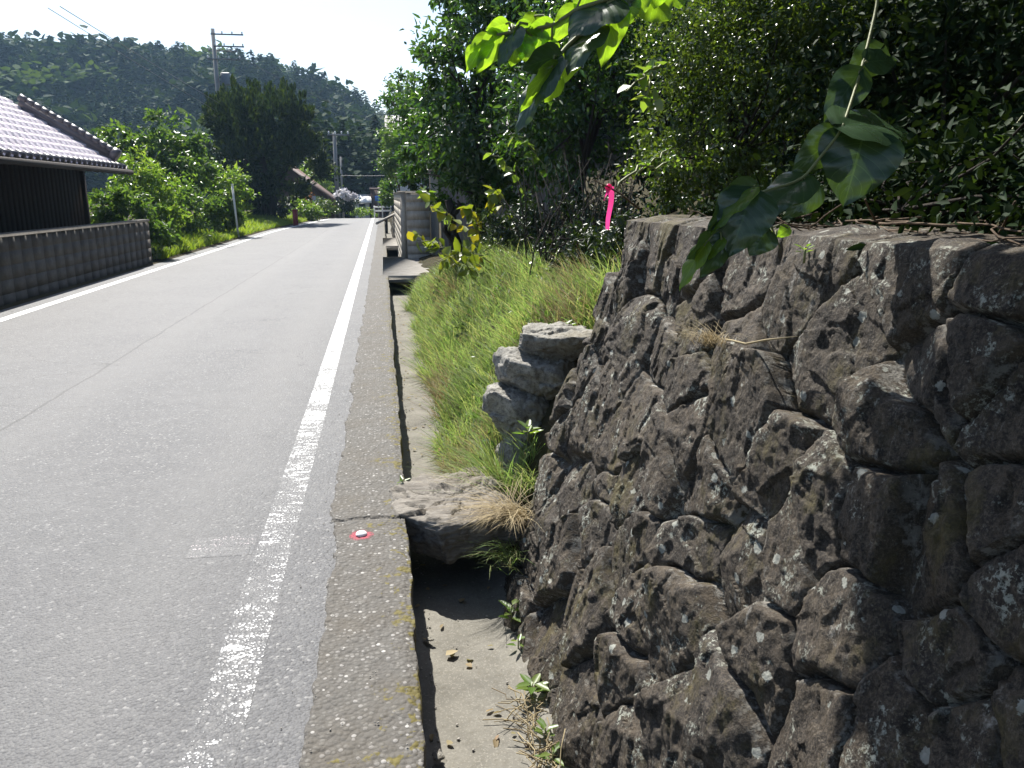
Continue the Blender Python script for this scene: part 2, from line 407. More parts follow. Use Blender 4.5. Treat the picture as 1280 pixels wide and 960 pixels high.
    M['lf_shrub'] = mat_leaf('evergreen_leaf', [(.022, .055, .015), (.035, .08, .02), (.06, .105, .028)], .26, .36, (2.0, 2.1, .7), .7)
    M['lf_bright'] = mat_leaf('young_leaf', [(.07, .14, .022), (.10, .17, .028), (.14, .19, .05)], .35, .48, (2.0, 1.95, .8))
    M['lf_mid'] = mat_leaf('mid_leaf', [(.04, .085, .02), (.06, .115, .024), (.09, .14, .04)], .35, .44, (2.0, 1.95, .8))
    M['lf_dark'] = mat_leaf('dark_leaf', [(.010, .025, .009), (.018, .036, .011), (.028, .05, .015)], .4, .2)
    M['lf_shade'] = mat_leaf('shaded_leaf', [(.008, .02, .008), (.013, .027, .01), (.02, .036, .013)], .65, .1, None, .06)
    M['lf_con'] = mat_leaf('conifer_spray', [(.014, .03, .012), (.024, .046, .017), (.05, .075, .024)], .6, .25, None, .3)
    M['lf_forest'] = mat_leaf('forest_leaf', [(.012, .028, .012), (.02, .04, .015), (.03, .055, .02)], .8, .15, None, .08)
    M['lf_lit'] = mat_leaf('sunlit_forest_leaf', [(.04, .075, .022), (.055, .09, .028)], .8, .25, None, .08)  # brighter copy of the forest leaf, sunlight put into its colour
    M['lf_white'] = mat_leaf('white_blossom', [(.6, .58, .6), (.75, .73, .75)], .6, .3, (1, 1, 1))
    M['lf_rust'] = mat_leaf('rusty_leaf', [(.22, .11, .04), (.28, .15, .06)], .6, .35, (1.2, 1, .6))
    M['lf_kudzu'] = mat_leaf('yellowing_leaf', [(.1, .15, .03), (.13, .18, .03), (.24, .21, .03)], .45, .4)
    M['grass'] = mat_leaf('grass_blade', [(.13, .22, .07), (.18, .27, .09), (.24, .30, .12), (.30, .28, .15), (.16, .26, .08)], .5, .5, (1.35, 1.4, .8), .3)
    M['deadgrass'] = mat_leaf('dying_grass', [(.24, .2, .11), (.32, .25, .15), (.2, .2, .09), (.28, .2, .13)], .6, .4, (1.2, 1.1, .9), .2)
    M['grass2'] = mat_leaf('verge_blade', [(.12, .2, .035), (.18, .26, .045), (.24, .28, .06)], .5, .5, (1.6, 1.6, .5), .3)
    # big glossy leaf with veins (leaf_u across, leaf_t along)
    for nm_, ca, cb, tw in (('lf_big', (.026, .052, .026), (.038, .07, .032), .2), ('lf_bigbright', (.08, .16, .025), (.12, .21, .035), .62)):
        t = NT(nm_); u = t.attr('leaf_u'); w = t.attr('leaf_t'); k = t.island()
        au = t.math('ABSOLUTE', u)
        ph = t.math('ADD', t.math('MULTIPLY', w, 6.5), t.math('MULTIPLY', au, -2.4))
        vein = t.math('ABSOLUTE', t.math('SUBTRACT', t.math('FRACT', ph), .5))
        vf = t.math('MAXIMUM', t.math('LESS_THAN', vein, .03), t.math('LESS_THAN', au, .03))
        c = t.mix(k, ca, cb); c = t.mix(t.math('MULTIPLY', vf, .3), c, tuple(x*2.1 for x in cb))
        nz = t.noise(70, 4, .6)
        nm = t.bump(t.math('ADD', t.math('MULTIPLY', vein, .8), t.math('MULTIPLY', nz, .5)), .22, .004)
        p = t.bsdf(c, .27, .6, nm); tr = t.n('ShaderNodeBsdfTranslucent'); t.l(t.mix(1., c, (2.8, 2.6, .6), 'MULTIPLY'), tr.inputs[0])
        m = t.n('ShaderNodeMixShader'); m.inputs[0].default_value = tw; t.l(p, m.inputs[1]); t.l(tr.outputs[0], m.inputs[2]); M[nm_] = t.fin(m.outputs[0])
    t = NT('red_spray'); geo = t.n('ShaderNodeNewGeometry'); pos = geo.outputs['Position']; n1 = t.noise(110, 6, .75, pos); n2 = t.noise(22, 5, .6, pos)
    ln = t.n('ShaderNodeVectorMath', operation='LENGTH'); t.l(t.co(), ln.inputs[0])
    f = t.math('SUBTRACT', t.math('ADD', n1, t.math('MULTIPLY', n2, .6)), t.math('MULTIPLY', ln.outputs['Value'], 7.5))
    c = t.mix(t.ramp(f, [(.34, 0.), (.62, .85)]), t.ramp(n1, [(.35, (.05, .046, .04)), (.65, (.12, .11, .098))]), (.36, .06, .09)); M['redspray'] = t.fin(t.bsdf(c, .85, .2, t.bump(n1, .6, .004)))
build_mats()

# ------------------------------------------------------------------ leaves
def unit(v): return v/(np.linalg.norm(v, axis=-1, keepdims=True)+1e-12)
def leaves(mb, P, D, N, L, W, fold=.25, droop=.15):
    """n leaves, each two quads meeting at the midrib"""
    n = len(P); D = unit(D); Sx = unit(np.cross(D, N)); Nn = unit(np.cross(Sx, D))
    L = np.broadcast_to(L, n)[:, None]; W = np.broadcast_to(W, n)[:, None]
    def pt(a, b, c): return P+D*(a*L)+Sx*(b*W)+Nn*(c*L)
    V = np.stack([pt(0, 0, 0), pt(.3, .5, fold*.3), pt(.68, .38, fold*.2-droop*.4), pt(1, 0, -droop), pt(.68, -.38, fold*.2-droop*.4), pt(.3, -.5, fold*.3)], 1).reshape(-1, 3)
    b = np.arange(n)[:, None]*6
    mb.add(V, np.concatenate([b+np.array([[0, 1, 2, 3]]), b+np.array([[0, 3, 4, 5]])])); return mb
def rdir(rng, n): return unit(rng.normal(size=(n, 3)))
def crown(mb, rng, ells, n, L, asp=.45, clump=40, spread=.16, up=.6, shell=.5, hang=.3):
    """leaf clumps spread through several ellipsoids (cx,cy,cz,rx,ry,rz)"""
    vol = np.array([e[3]*e[4]*e[5] for e in ells])**(2/3); vol = vol/vol.sum()
    for e, w in zip(ells, vol):
        c = np.array(e[:3]); r = np.array(e[3:6]); k = max(4, int(clump*w)); m = max(10, int(n*w))
        d = rdir(rng, k); rr = (rng.random(k)**shell)[:, None]
        cc = c+d*rr*r
        cs = spread*(.5+rng.random(k)*1.0)
        i = rng.integers(0, k, m)
        P = cc[i]+rng.normal(size=(m, 3))*cs[i][:, None]*r.mean()*np.array((1, 1, .75))
        out = unit((P-c)/r)
        D = unit(out*.7+rdir(rng, m)*1.0+np.array((0, 0, -hang)))
        N = unit(rdir(rng, m)*.8+np.array((0, 0, up))+out*.4)
        leaves(mb, P, D, N, L*(.6+.8*rng.random(m)), L*asp*(.7+.6*rng.random(m)))
    return mb
def limbs(mb, rng, base, ells, r0=.06, wob=.08, n=7):
    base = np.array(base, float)
    top = np.mean([e[:3] for e in ells], axis=0)
    tr = [base+(top-base)*t+np.array((rng.normal()*wob, rng.normal()*wob, 0))*(t*(1-t)*4) for t in np.linspace(0, 1, 7)]
    mb.tube(tr, np.linspace(r0*1.15, r0*.45, 7), n)
    for e in ells:
        for q in range(3):
            st = tr[int(rng.integers(2, 6))]; en = np.array(e[:3])+rdir(rng, 1)[0]*np.array(e[3:6])*.75
            mid = (st+en)/2+rng.normal(size=3)*wob; mid[2] += .05
            mb.tube([st, (st+mid)/2+rng.normal(size=3)*wob*.3, mid, en], [r0*.45, r0*.35, r0*.25, r0*.1], 6)
    return mb
def plant(name, label, cat, base, ells, n, L, mat, asp=.45, clump=40, spread=.16, seed=1, bark='bark', r0=.05, group=None, extra=None, crownname='crown', trunkname='trunk', **kw):
    rng = np.random.default_rng(seed)
    t = thing(name, label, cat, base, group)
    part(crown(MB(), rng, ells, n, L, asp, clump, spread, **kw), crownname, M[mat], t)
    part(limbs(MB(), rng, base, ells, r0), trunkname, M[bark], t, True)
    return t

# ================================================================== SETTING
def structure(mb, name, mat, label=None, sm=False, attrs=None):
    o = mb.build(name, M[mat], None, sm, attrs); o['kind'] = 'structure'
    if label: o['label'] = label; 
    return o
g = MB(); 
gx_, gy_ = np.meshgrid(np.linspace(-500, 500, 30), np.linspace(-110, 500, 30), indexing='ij')
structure(g.grid(gx_, gy_, np.full_like(gx_, -2.2)), 'ground', 'farground', 'flat green ground reaching out to the horizon')

def road_z(y): return np.where(y < 54, 0.0, -0.0016*np.clip(y-54, 0, 40)**2*1.0) 
def left_edge(y): return -4.98+np.clip((y-36)/26, 0, 1)**1.2*1.5
ys = np.concatenate([np.arange(-6, 52, 1.0), np.arange(52, 90, 1.5)])
def strip(xa, xb, z, nx=6, ys=ys):
    t = np.linspace(0, 1, nx)[None, :]; a = np.array([xa(y) if callable(xa) else xa for y in ys])[:, None]; b = np.array([xb(y) if callable(xb) else xb for y in ys])[:, None]
    X = a+(b-a)*t; Y = np.repeat(ys[:, None], nx, 1); return X, Y, road_z(Y)+z
structure(MB().grid(*strip(lambda y: left_edge(y)-.25, -.2, 0.0, 8), flip=True), 'road', 'asphalt', 'grey asphalt road with a tarred joint down its length')
structure(MB().grid(*strip(lambda y: -.595-.0033*max(0, y-5), lambda y: -.448-.0033*max(0, y-5), .0008, 2), flip=True), 'road_marking', 'paint_line', 'worn white edge line beside the concrete kerb strip')
structure(MB().grid(*strip(lambda y: left_edge(y)+.17, lambda y: left_edge(y)+.31, .0008, 2), flip=True), 'road_marking', 'paint_line', 'white edge line on the far side of the road')
a = atz(238, 685); b = atz(322, 682)
mx, my = np.meshgrid(np.linspace(a[0], min(b[0], -.61), 12), np.linspace(a[1]-.11, a[1]+.1, 8), indexing='ij'); structure(MB().grid(mx, my, mx*0+.0008), 'road_marking', 'paint_mark', 'worn pinkish survey scribble on the asphalt')

# kerb strip: top and ditch-side face as one sheet, chipped edge
kr = np.random.default_rng(3)
ky = np.concatenate([np.arange(.4, 9, .012), np.arange(9, 20, .08), np.arange(20, 62, .5)])
kx = np.concatenate([np.linspace(-.29, .02, 30), np.linspace(.03, .06, 6)])
nz = 14
KX = np.zeros((len(ky), len(kx)+nz)); KY = np.repeat(ky[:, None], KX.shape[1], 1); KZ = np.zeros_like(KX)
edge = fbm(ky*6, ky*0, 5, 4)*.022+fbm(ky*1.3, ky*0, 6, 3)*.02
left = fbm(ky*3, ky*0, 8, 5, .62)*.08+fbm(ky*22, ky*0, 9, 3)*.02+np.where(ky > 3.62, -.012, .012)
for i, x in enumerate(kx):
    w = (x+.29)/.35
    KX[:, i] = x+edge*w**3+left*(1-w)**2
    KZ[:, i] = .012+fbm(KX[:, i]*14, ky*14, 2, 4)*.012-(smooth(.02, .06, x))*.008*(1+0*ky)
KZ[:, 0] = -.02
KZ -= (np.abs(KY-3.63-.03*fbm(KX*8, KY*0, 4, 3)) < .012)*.02     # joint across the strip
for j in range(nz):
    z = -(j+1)/nz*.42
    KX[:, len(kx)+j] = .06+edge*(1-.6*j/nz)+fbm(ky*9, np.full_like(ky, z*9), 12, 4)*.03-.0
    KZ[:, len(kx)+j] = z
KZ += road_z(KY)
structure(MB().grid(KX, KY, KZ, flip=True), 'kerb', 'kerb', 'pebbly concrete kerb strip with moss along the ditch', True)
# ditch floor
dx, dy = np.meshgrid(np.linspace(-.02, .75, 40), np.concatenate([np.arange(.4, 8, .025), np.arange(8, 62, .4)]), indexing='ij')
structure(MB().grid(dx, dy, -.35+fbm(dx*5, dy*5, 31, 4)*.02+smooth(.4, .6, dx)*.05*(dy < 4)-.03*(dy > 60)), 'ditch', 'ditch', 'dry concrete floor of the roadside ditch', True)

# right hand ground: fill behind the wall, grassy bank, hillside
def bank_z(x, y):
    prof = np.interp(x, [.3, .45, .6, .85, 1.2, 1.7, 3, 6, 10, 20, 40, 80], [-.45, -.36, -.12, .3, .72, .82, 1.0, 1.7, 3.2, 9, 21, 30])
    low = np.interp(x, [.3, .45, .55, .9, 3, 6, 10, 20, 40, 80], [-.45, -.4, -.05, .05, .3, .9, 2.6, 8, 20, 30])
    w = smooth(11, 15.5, y)
    z = prof*(1-w)+low*w
    fill = np.interp(x, [1.0, 1.12, 3, 6, 10, 20, 40, 80], [-.5, 1.37, 1.42, 2.0, 3.4, 9, 21, 30])
    f = smooth(4.05, 3.5, y)
    return z*(1-f)+fill*f+fbm(x*1.7, y*1.7, 41, 4)*.16*smooth(.4, .8, x)*(1-f)
ex = np.concatenate([np.linspace(.3, 2, 45), np.linspace(2.1, 6, 24), np.linspace(6.5, 80, 30)])
ey = np.concatenate([np.linspace(-12, 0, 8), np.linspace(.3, 3.2, 15), np.linspace(3.25, 8, 80), np.linspace(8.2, 20, 50), np.linspace(21, 110, 40)])
EX, EY = np.meshgrid(ex, ey, indexing='ij')
# under the wall the fill keeps behind the stone face
EZ = bank_z(EX, EY); EZ = np.where((EY < 3.62) & (EX < 1.25), np.minimum(EZ, np.where(EX < 1.12, -.5, 1.36)), EZ)
structure(MB().grid(EX, EY, EZ), 'terrain', 'soil', 'earth bank and rising slope beside the ditch', True)
# left hand ground
def verge_z(x, y):
    d = left_edge(np.asarray(y))-.1-x
    z = np.interp(d, [-.5, 0, .15, .6, 2.5, 5, 12, 30, 90], [-.05, -.02, .03, .10, .42, .55, .8, 1.8, 4])
    f = smooth(21.5, 19.5, y)
    return z*(1-f)+f*np.where(d > 0, .012, -.04)+fbm(x*1.1, y*1.1, 51, 4)*.12*smooth(.1, 1., d)*(1-f)+road_z(np.asarray(y))
vx = np.concatenate([np.linspace(-80, -12, 14), np.linspace(-11.5, -5, 40), np.linspace(-4.95, -3.2, 15)])
vy = np.concatenate([np.linspace(-12, 18, 12), np.linspace(18.5, 50, 90), np.linspace(50.5, 110, 40)])
VX, VY = np.meshgrid(vx, vy, indexing='ij')
VZ = verge_z(VX, VY); VZ = np.where(VX > left_edge(VY)-.15, -.06+road_z(VY), VZ)
structure(MB().grid(VX, VY, VZ), 'terrain', 'soil', 'earth verge and yard ground left of the road', True)

# hills with their ridge line
ang = np.array([-1.6, -.9, -.50, -.40, -.32, -.235, -.125, -.065, .006, .1, .3, .8, 1.5])
hgt = np.array([30, 38, 43.5, 44.5, 43.8, 42.8, 40, 35, 26, 17, 14, 22, 26])-np.array([8, 9, 9.6, 10, 10.2, 10.4, 10, 11, 13.0, 9, 8, 8, 8])
def hill_z(x, y):
    H = np.interp(x/np.maximum(y, 30), ang, hgt)
    s = smooth(95, 250, y)*(1-.5*smooth(250, 420, y))
    return -2.2+H*s*(1+.12*fbm(x*.03, y*.03, 61, 3))+fbm(x*.02, y*.02, 62, 3)*10*smooth(100, 160, y)*(1-smooth(190, 240, y))
hx, hy = np.meshgrid(np.linspace(-420, 420, 120), np.linspace(72, 420, 80), indexing='ij')
structure(MB().grid(hx, hy, hill_z(hx, hy)-.3), 'hills', 'farground', 'wooded ridge closing the valley', True)

# far forest: one mass of conifers and broadleaf crowns
def proto_conifer(rng, n=170, q=1.0):
    mb = MB(); h = rng.random(n)**.8; a = rng.random(n)*2*PI; r = (.03+.21*(1-h)**.85)*(.45+.55*rng.random(n))
    P = np.stack([np.cos(a)*r, np.sin(a)*r, .08+h*.9], 1); out = np.stack([np.cos(a), np.sin(a), np.full(n, -.25)], 1)
    leaves(mb, P-out*.03, out+rdir(rng, n)*.35, np.stack([np.cos(a)*.5, np.sin(a)*.5, np.ones(n)], 1), .11*q*(1.2-h*.6), .075*q*(1.2-h*.6)); return mb
def proto_broad(rng, n=210, q=1.0):
    mb = MB(); k = 12; cc = rdir(rng, k)*np.array((.3, .3, .26))*(rng.random(k)**.4)[:, None]+np.array((0, 0, .6)); i = rng.integers(0, k, n)
    P = cc[i]+rng.normal(size=(n, 3))*.085; o = unit(P-np.array((0, 0, .5)))
    leaves(mb, P, o+rdir(rng, n), o+rdir(rng, n)*.5+np.array((0, 0, .4)), (.11+.05*rng.random(n))*q, .09*q); return mb
fr = np.random.default_rng(11)
FAR = [proto_conifer(fr) for _ in range(3)]+[proto_broad(fr) for _ in range(3)]
NEAR = [proto_conifer(fr, 900, .42) for _ in range(3)]+[proto_broad(fr, 900, .42) for _ in range(3)]
def forest(name, pts, hs, kinds, mat, label, prot=FAR):
    mb = MB()
    for k, p in enumerate(prot):
        sel = np.where(kinds == k)[0]
        if not len(sel): continue
        V = np.concatenate(p.v); Fq = np.concatenate([f for f in p.f]); m = len(sel); nv = len(V)
        th = fr.random(m)*2*PI; sc = hs[sel]; wd = sc*(1.0+.5*fr.random(m)+(.45*fr.random(m) if k > 2 else 0))
        X = V[None, :, 0]*np.cos(th)[:, None]-V[None, :, 1]*np.sin(th)[:, None]; Y = V[None, :, 0]*np.sin(th)[:, None]+V[None, :, 1]*np.cos(th)[:, None]
        W = np.stack([X*wd[:, None]+pts[sel, 0][:, None], Y*wd[:, None]+pts[sel, 1][:, None], V[None, :, 2]*sc[:, None]+pts[sel, 2][:, None]], 2).reshape(-1, 3)
        mb.add(W, (Fq[None]+(np.arange(m)*nv)[:, None, None]).reshape(-1, 4))
    o = mb.build(name, M[mat]); tag(o, label, 'forest', None, 'stuff'); return o
n = 6800
fx = fr.uniform(-230, 110, n); fy = 112+180*fr.random(n)**.8
keep = (np.abs(fx/fy+.22) < .46); fx = fx[keep]; fy = fy[keep]
fz = hill_z(fx, fy); pk = vnoise(fx*.025, fy*.025, 71)
con = (pk+fr.normal(0, .12, len(fx))) > .68
kinds = np.where(con, fr.integers(0, 3, len(fx)), fr.integers(3, 6, len(fx)))
hs = np.where(con, fr.uniform(6, 11, len(fx)), 4.5+6.5*fr.random(len(fx))**1.6)
lit = (~con) & (vnoise(fx*.05, fy*.05, 73) > .66)
P3 = np.stack([fx, fy, fz-.5], 1)
forest('forest', P3[~lit], hs[~lit], kinds[~lit], 'lf_forest', 'dark mixed forest covering the ridge')
forest('forest', P3[lit], hs[lit], kinds[lit], 'lf_lit', 'woodland patches low on the ridge, coloured brighter as if sunlit')
# woods closing the view at the road's end and behind the right hand trees
n = 260
qx = fr.uniform(-14, 30, n); qy = fr.uniform(86, 112, n)
forest('forest', np.stack([qx, qy, np.full(n, -2.2)+fr.random(n)], 1), fr.uniform(8, 13, n)*np.where(qx < 8, .92, 1.2), np.where(fr.random(n) < .6, fr.integers(0, 3, n), fr.integers(3, 6, n)), 'lf_forest', 'dark cedar wood behind the houses at the end of the road', NEAR)
n = 420
qx = fr.uniform(9, 46, n); qy = fr.uniform(-4, 80, n)
forest('forest', np.stack([qx, qy, bank_z(qx, qy)-.3], 1), fr.uniform(6, 9, n), np.where(fr.random(n) < .5, fr.integers(0, 3, n), fr.integers(3, 6, n)), 'lf_forest', 'dark wood on the slope above the stone wall', NEAR)
# ================================================================== STONE RETAINING WALL
def wall_pt(px, py):
    d = np.array(ray(px, py)); nrm = np.array((1, 0, -.33)); k = .6155
    t = (k-np.dot(nrm, (0, 0, CH)))/np.dot(nrm, d); p = d*t+np.array((0, 0, CH)); return p[1], (p[2]+.35)
SEED = [(780,303),(817,313),(847,313),(867,345),(920,350),(773,360),(783,427),(740,403),(720,453),(757,480),(853,390),(870,405),(827,447),(907,427),(860,483),
 (797,517),(933,530),(700,487),(723,523),(853,533),(1003,345),(1027,440),(1147,325),(1247,350),(1147,473),(1207,440),(1103,535),(1260,523),
 (677,585),(702,622),(748,610),(738,643),(790,606),(782,689),(694,685),(673,660),(727,752),(785,760),(836,768),(856,668),(923,690),(677,806),(765,831),
 (840,910),(898,877),(765,935),(932,818),(715,893),(870,620),(977,664),(1022,635),(1077,643),(1035,793),(1168,685),(1180,830),(1240,640),(1265,750),(1010,922),
 (1097,935),(1193,927),(1262,922),(820,570),(760,560),(690,545),(960,590)]
W_TOP = 1.75
rngw = np.random.default_rng(21)
sd = np.array([wall_pt(*p) for p in SEED])
ext = []
for _ in range(4000):                                   # stones outside the picture fill up the rest of the face
    q = np.array((rngw.uniform(-2.2, 3.7), rngw.uniform(-.1, 1.9)))
    inpic = (.55 < q[0] < 3.7) and q[1] > .9-.55*(q[0]-.5) and q[1] > -.05
    alls = np.concatenate([sd]+[np.array(ext).reshape(-1, 2)])
    if not inpic and np.min(np.linalg.norm(alls-q, axis=1)) > .27: ext.append(q)
sd = np.concatenate([sd, np.array(ext).reshape(-1, 2)])
ns = len(sd)
wy = np.concatenate([np.linspace(-2.2, .45, 130), np.arange(.455, 3.72, .0042)])
wt = np.arange(-.03, W_TOP+.001, .0045)
Yg, Tg = np.meshgrid(wy, wt, indexing='ij')
wx_ = Yg+fbm(Yg*4, Tg*4, 81, 4, .5)*.06; wt_ = Tg+fbm(Yg*4, Tg*4, 82, 4, .5)*.06
d1 = np.full(Yg.shape, 9.); d2 = np.full(Yg.shape, 9.); i1 = np.zeros(Yg.shape, int); i2 = np.zeros(Yg.shape, int)
for i in range(ns):
    # lozenge leaning metric: stones set on their corners
    ddx = wx_-sd[i, 0]; ddy = wt_-sd[i, 1]
    e = np.sqrt(ddx*ddx+ddy*ddy)*.62+.38*(np.abs(ddx+ddy)+np.abs(ddx-ddy))*.5
    m = e < d1
    d2 = np.where(m, d1, np.minimum(d2, e)); i2 = np.where(m, i1, np.where(e <= d2, i, i2)); i1 = np.where(m, i, i1); d1 = np.where(m, e, d1)
edge = (d2-d1)
jw = .004+.013*vnoise(Yg*6, Tg*6, 83)**2
prof = 1-np.exp(-(edge/jw)**1.3)
off = rngw.uniform(-.022, .028, ns); tx = rngw.normal(0, .19, ns); tt = rngw.normal(.02, .17, ns)
ry = Yg-sd[i1, 0]; rt = Tg-sd[i1, 1]
hgt_ = off[i1]+tx[i1]*ry+tt[i1]*rt
# two or three cleft facets on each stone
for q in range(3):
    a_ = rngw.uniform(0, 2*PI, ns); s_ = rngw.uniform(.05, .6, ns); o_ = rngw.uniform(.02, .09, ns)*(.4+s_)
    pl = o_[i1]-s_[i1]*(np.cos(a_)[i1]*ry+np.sin(a_)[i1]*rt)
    pl = pl+fbm(Yg*9+i1*3.1, Tg*9, 90+q, 3)*.004
    hgt_ = np.minimum(hgt_, off[i1]+pl)
# broken into smaller and smaller flat fracture planes, stretched along a cleavage direction of each stone
an = rngw.uniform(.35, 1.35, ns)[i1]; ca, sa = np.cos(an), np.sin(an)
wa = fbm(Yg*5, Tg*5, 111, 3)*.05; wb = fbm(Yg*5, Tg*5, 112, 3)*.05
sc = ca*(ry+wa)+sa*(rt+wb); ac = -sa*(ry+wa)+ca*(rt+wb)
hgt_ = hgt_+cells2(sc*6+i1*7.3, ac*10+i1*3.1, 120, .22)*.023
hgt_ = hgt_+cells2(sc*15+i1*5.3, ac*28+i1*2.7, 130, .25)*.0065
hgt_ = hgt_+cells2(Yg*55, Tg*62, 140, .3)*.0045
hgt_ = hgt_+fbm(Yg*40, Tg*34, 98, 4, .65)*.006
pit = smooth(.66, .8, vnoise(Yg*17, Tg*13, 99))*.009
H_ = (off[i1]+(hgt_-off[i1])*.74-pit)*prof-(1-prof)*(.07+.03*fbm(Yg*12, Tg*12, 101, 3))
H_ = np.clip(H_, -.115, .10)
H_ *= smooth(-.02, .12, W_TOP-Tg)*.7+.3
zz = -.35+Tg; xx = .50+.33*Tg
nx_, nz_ = -1/math.hypot(1, .33), .33/math.hypot(1, .33)
X_ = xx+H_*nx_; Z_ = zz+H_*nz_*1.0
# ragged far end: every course stops at its own place
endv = 3.60+.085*fbm(wt*4, wt*0+.3, 103, 3)*2+np.interp(wt, [0, .55, .6, 1.0, 1.3, 1.32, 1.75], [.03, .0, .09, .02, -.05, .04, -.02])
Yn = Yg.copy()
kk = smooth(3.2, 3.72, Yg); Yn = Yg+(endv[None, :]-3.72)*kk+fbm(Tg*11, Yg*9, 104, 3)*.03*smooth(2.9, 3.3, Yg)
stone_rnd = rngw.random(ns)[i1]; jn = np.clip(edge/.12, 0, 1)
mb = MB(); mb.grid(X_, Yn, Z_)
nY, nT = X_.shape
# the far end and the top of the wall go back into the bank
back = 8
ex_ = np.zeros((back, nT)); ey_ = ex_.copy(); ez_ = ex_.copy()
for j in range(back):
    f = j/(back-1)
    ex_[j] = X_[-1]+f*.45; ey_[j] = Yn[-1]+(.04*math.sin(f*3)+fbm(wt*7, wt*0+f*3, 106, 3)*.05*(f > 0)); ez_[j] = Z_[-1]+f*.0
mb.grid(ex_, ey_, ez_)
tk = 10
TX = np.zeros((nY, tk)); TY = TX.copy(); TZ = TX.copy()
for j in range(tk):
    f = j/(tk-1)
    TX[:, j] = X_[:, -1]+f*.40; TY[:, j] = Yn[:, -1]; TZ[:, j] = Z_[:, -1]+(.012*np.sin(min(1, f*3)*PI/2)+fbm(wy*7, np.full(nY, f*2.2), 107, 4)*.05)*(f > 0)
mb.grid(TX, TY, TZ)
at_s = np.concatenate([stone_rnd.ravel(), np.repeat(stone_rnd[-1][None], back, 0).ravel(), np.repeat(stone_rnd[:, -1][:, None], tk, 1).ravel()])
at_j = np.concatenate([jn.ravel(), np.repeat(jn[-1][None], back, 0).ravel(), np.repeat(jn[:, -1][:, None], tk, 1).ravel()])
w = mb.build('retaining_wall', M['masonry'], None, True, {'stone': at_s, 'joint': at_j})
tag(w, 'dark leaning retaining wall of rough fitted stones above the ditch', 'wall')

# ================================================================== LOOSE ROCKS
def rock(name, label, cen, size, seed, mat='rock', rot=0, tilt=(0, 0), boxy=4.0, amp=.10, group=None, cat='stone', lay=0.0, res=150, fac=(.66, .95)):
    rng = np.random.default_rng(seed)
    u, v = np.meshgrid(np.linspace(0, 2*PI, res), np.linspace(-PI/2, PI/2, res//2+1), indexing='ij')
    d = np.stack([np.cos(v)*np.cos(u), np.cos(v)*np.sin(u), np.sin(v)], -1)
    nrm = (np.abs(d)**boxy).sum(-1)**(1/boxy); r = 1/nrm
    for q in range(14):                                  # knock flat facets off it
        nv = rdir(rng, 1)[0]; dd = (d*r[..., None]) @ nv; lim = rng.uniform(*fac)
        r = np.where(dd > lim, r*lim/np.maximum(dd, 1e-3), r)
    p = d*r[..., None]
    nz_ = fbm(p[..., 0]*2.2+seed, p[..., 1]*2.2+p[..., 2]*1.7, seed, 6, .62)*amp*2+fbm(p[..., 2]*9+p[..., 0]*2, p[..., 1]*3+seed, seed+5, 4)*lay
    p = p*(1+nz_[..., None])
    p = p*np.array(size)/2
    u_ = unit(d); p = p+u_*(cells3(p, 9., seed, .25)*.028+cells3(p, 26., seed+9, .3)*.010+fbm(p[..., 0]*60+p[..., 2]*31, p[..., 1]*60+p[..., 2]*17, seed, 3)*.006)[..., None]
    p[:, 0] = p[:, 0].mean(0); p[:, -1] = p[:, -1].mean(0); p[-1] = p[0]
    cx, sx = math.cos(tilt[0]), math.sin(tilt[0]); cy, sy = math.cos(tilt[1]), math.sin(tilt[1]); cz, sz = math.cos(rot), math.sin(rot)
    R = np.array([[cz, -sz, 0], [sz, cz, 0], [0, 0, 1]]) @ np.array([[cy, 0, sy], [0, 1, 0], [-sy, 0, cy]]) @ np.array([[1, 0, 0], [0, cx, -sx], [0, sx, cx]])
    p = p @ R.T
    o = MB().grid(p[..., 0], p[..., 1], p[..., 2]).build(name, M[mat], None, True); o.location = cen
    return tag(o, label, cat, group)
c = at(680, 434, 4.35); rock('boulder', 'flat-topped grey stone, topmost of the stack at the wall end', (c[0]+.06, 4.42, c[2]-.0), (.50, .40, .20), 5, rot=-.12, tilt=(0, .08), boxy=10, amp=.03)
c = at(668, 478, 4.3); rock('boulder', 'rounded pale boulder lying under the flat-topped stone', (c[0]+.08, 4.42, c[2]), (.50, .44, .34), 9, rot=.3, boxy=7, amp=.04)
c = at(645, 520, 4.3); rock('boulder', 'lowest pale boulder half buried in grass below the stack', (c[0]+.08, 4.42, c[2]-.03), (.46, .44, .36), 12, rot=-.2, boxy=7, amp=.04)
c = at(640, 572, 4.15); rock('stone_block', 'squared stone block set in the bank behind the slab', (c[0]+.06, 4.32, c[2]-.04), (.23, .34, .26), 15, rot=.05, boxy=9, amp=.03)
rock('stone_slab', 'layered brown stone slab bridging the narrow ditch', (.315, 3.86, -.085), (.64, .72, .215), 17, 'slabrock', rot=.03, tilt=(.02, .0), boxy=14, amp=.025, cat='slab', lay=.03, res=190, fac=(.95, 1.25))
for i, (px, py, s, lb) in enumerate([(572, 676, .05, 'small white pebble on the ditch floor by the slab'), (537, 802, .045, 'whitish pebble at the kerb foot in the ditch'),
                                     (545, 948, .05, 'pale pebble at the near end of the ditch')]):
    c = atz(px, py, -.335); rock('pebble', lb, (max(c[0], .12), c[1], -.325), (s*1.2, s, s*.7), 30+i, cat='pebble', res=24)
c = atz(557, 822, -.345)
leafm = MB(); leaves(leafm, np.array([c+np.array((0, 0, .01))]), np.array([[.8, .4, .15]]), np.array([[0, .1, 1.]]), .06, .04); tag(leafm.build('fallen_leaf', M['straw']), 'dry fallen leaf on the bare ditch floor', 'leaf')

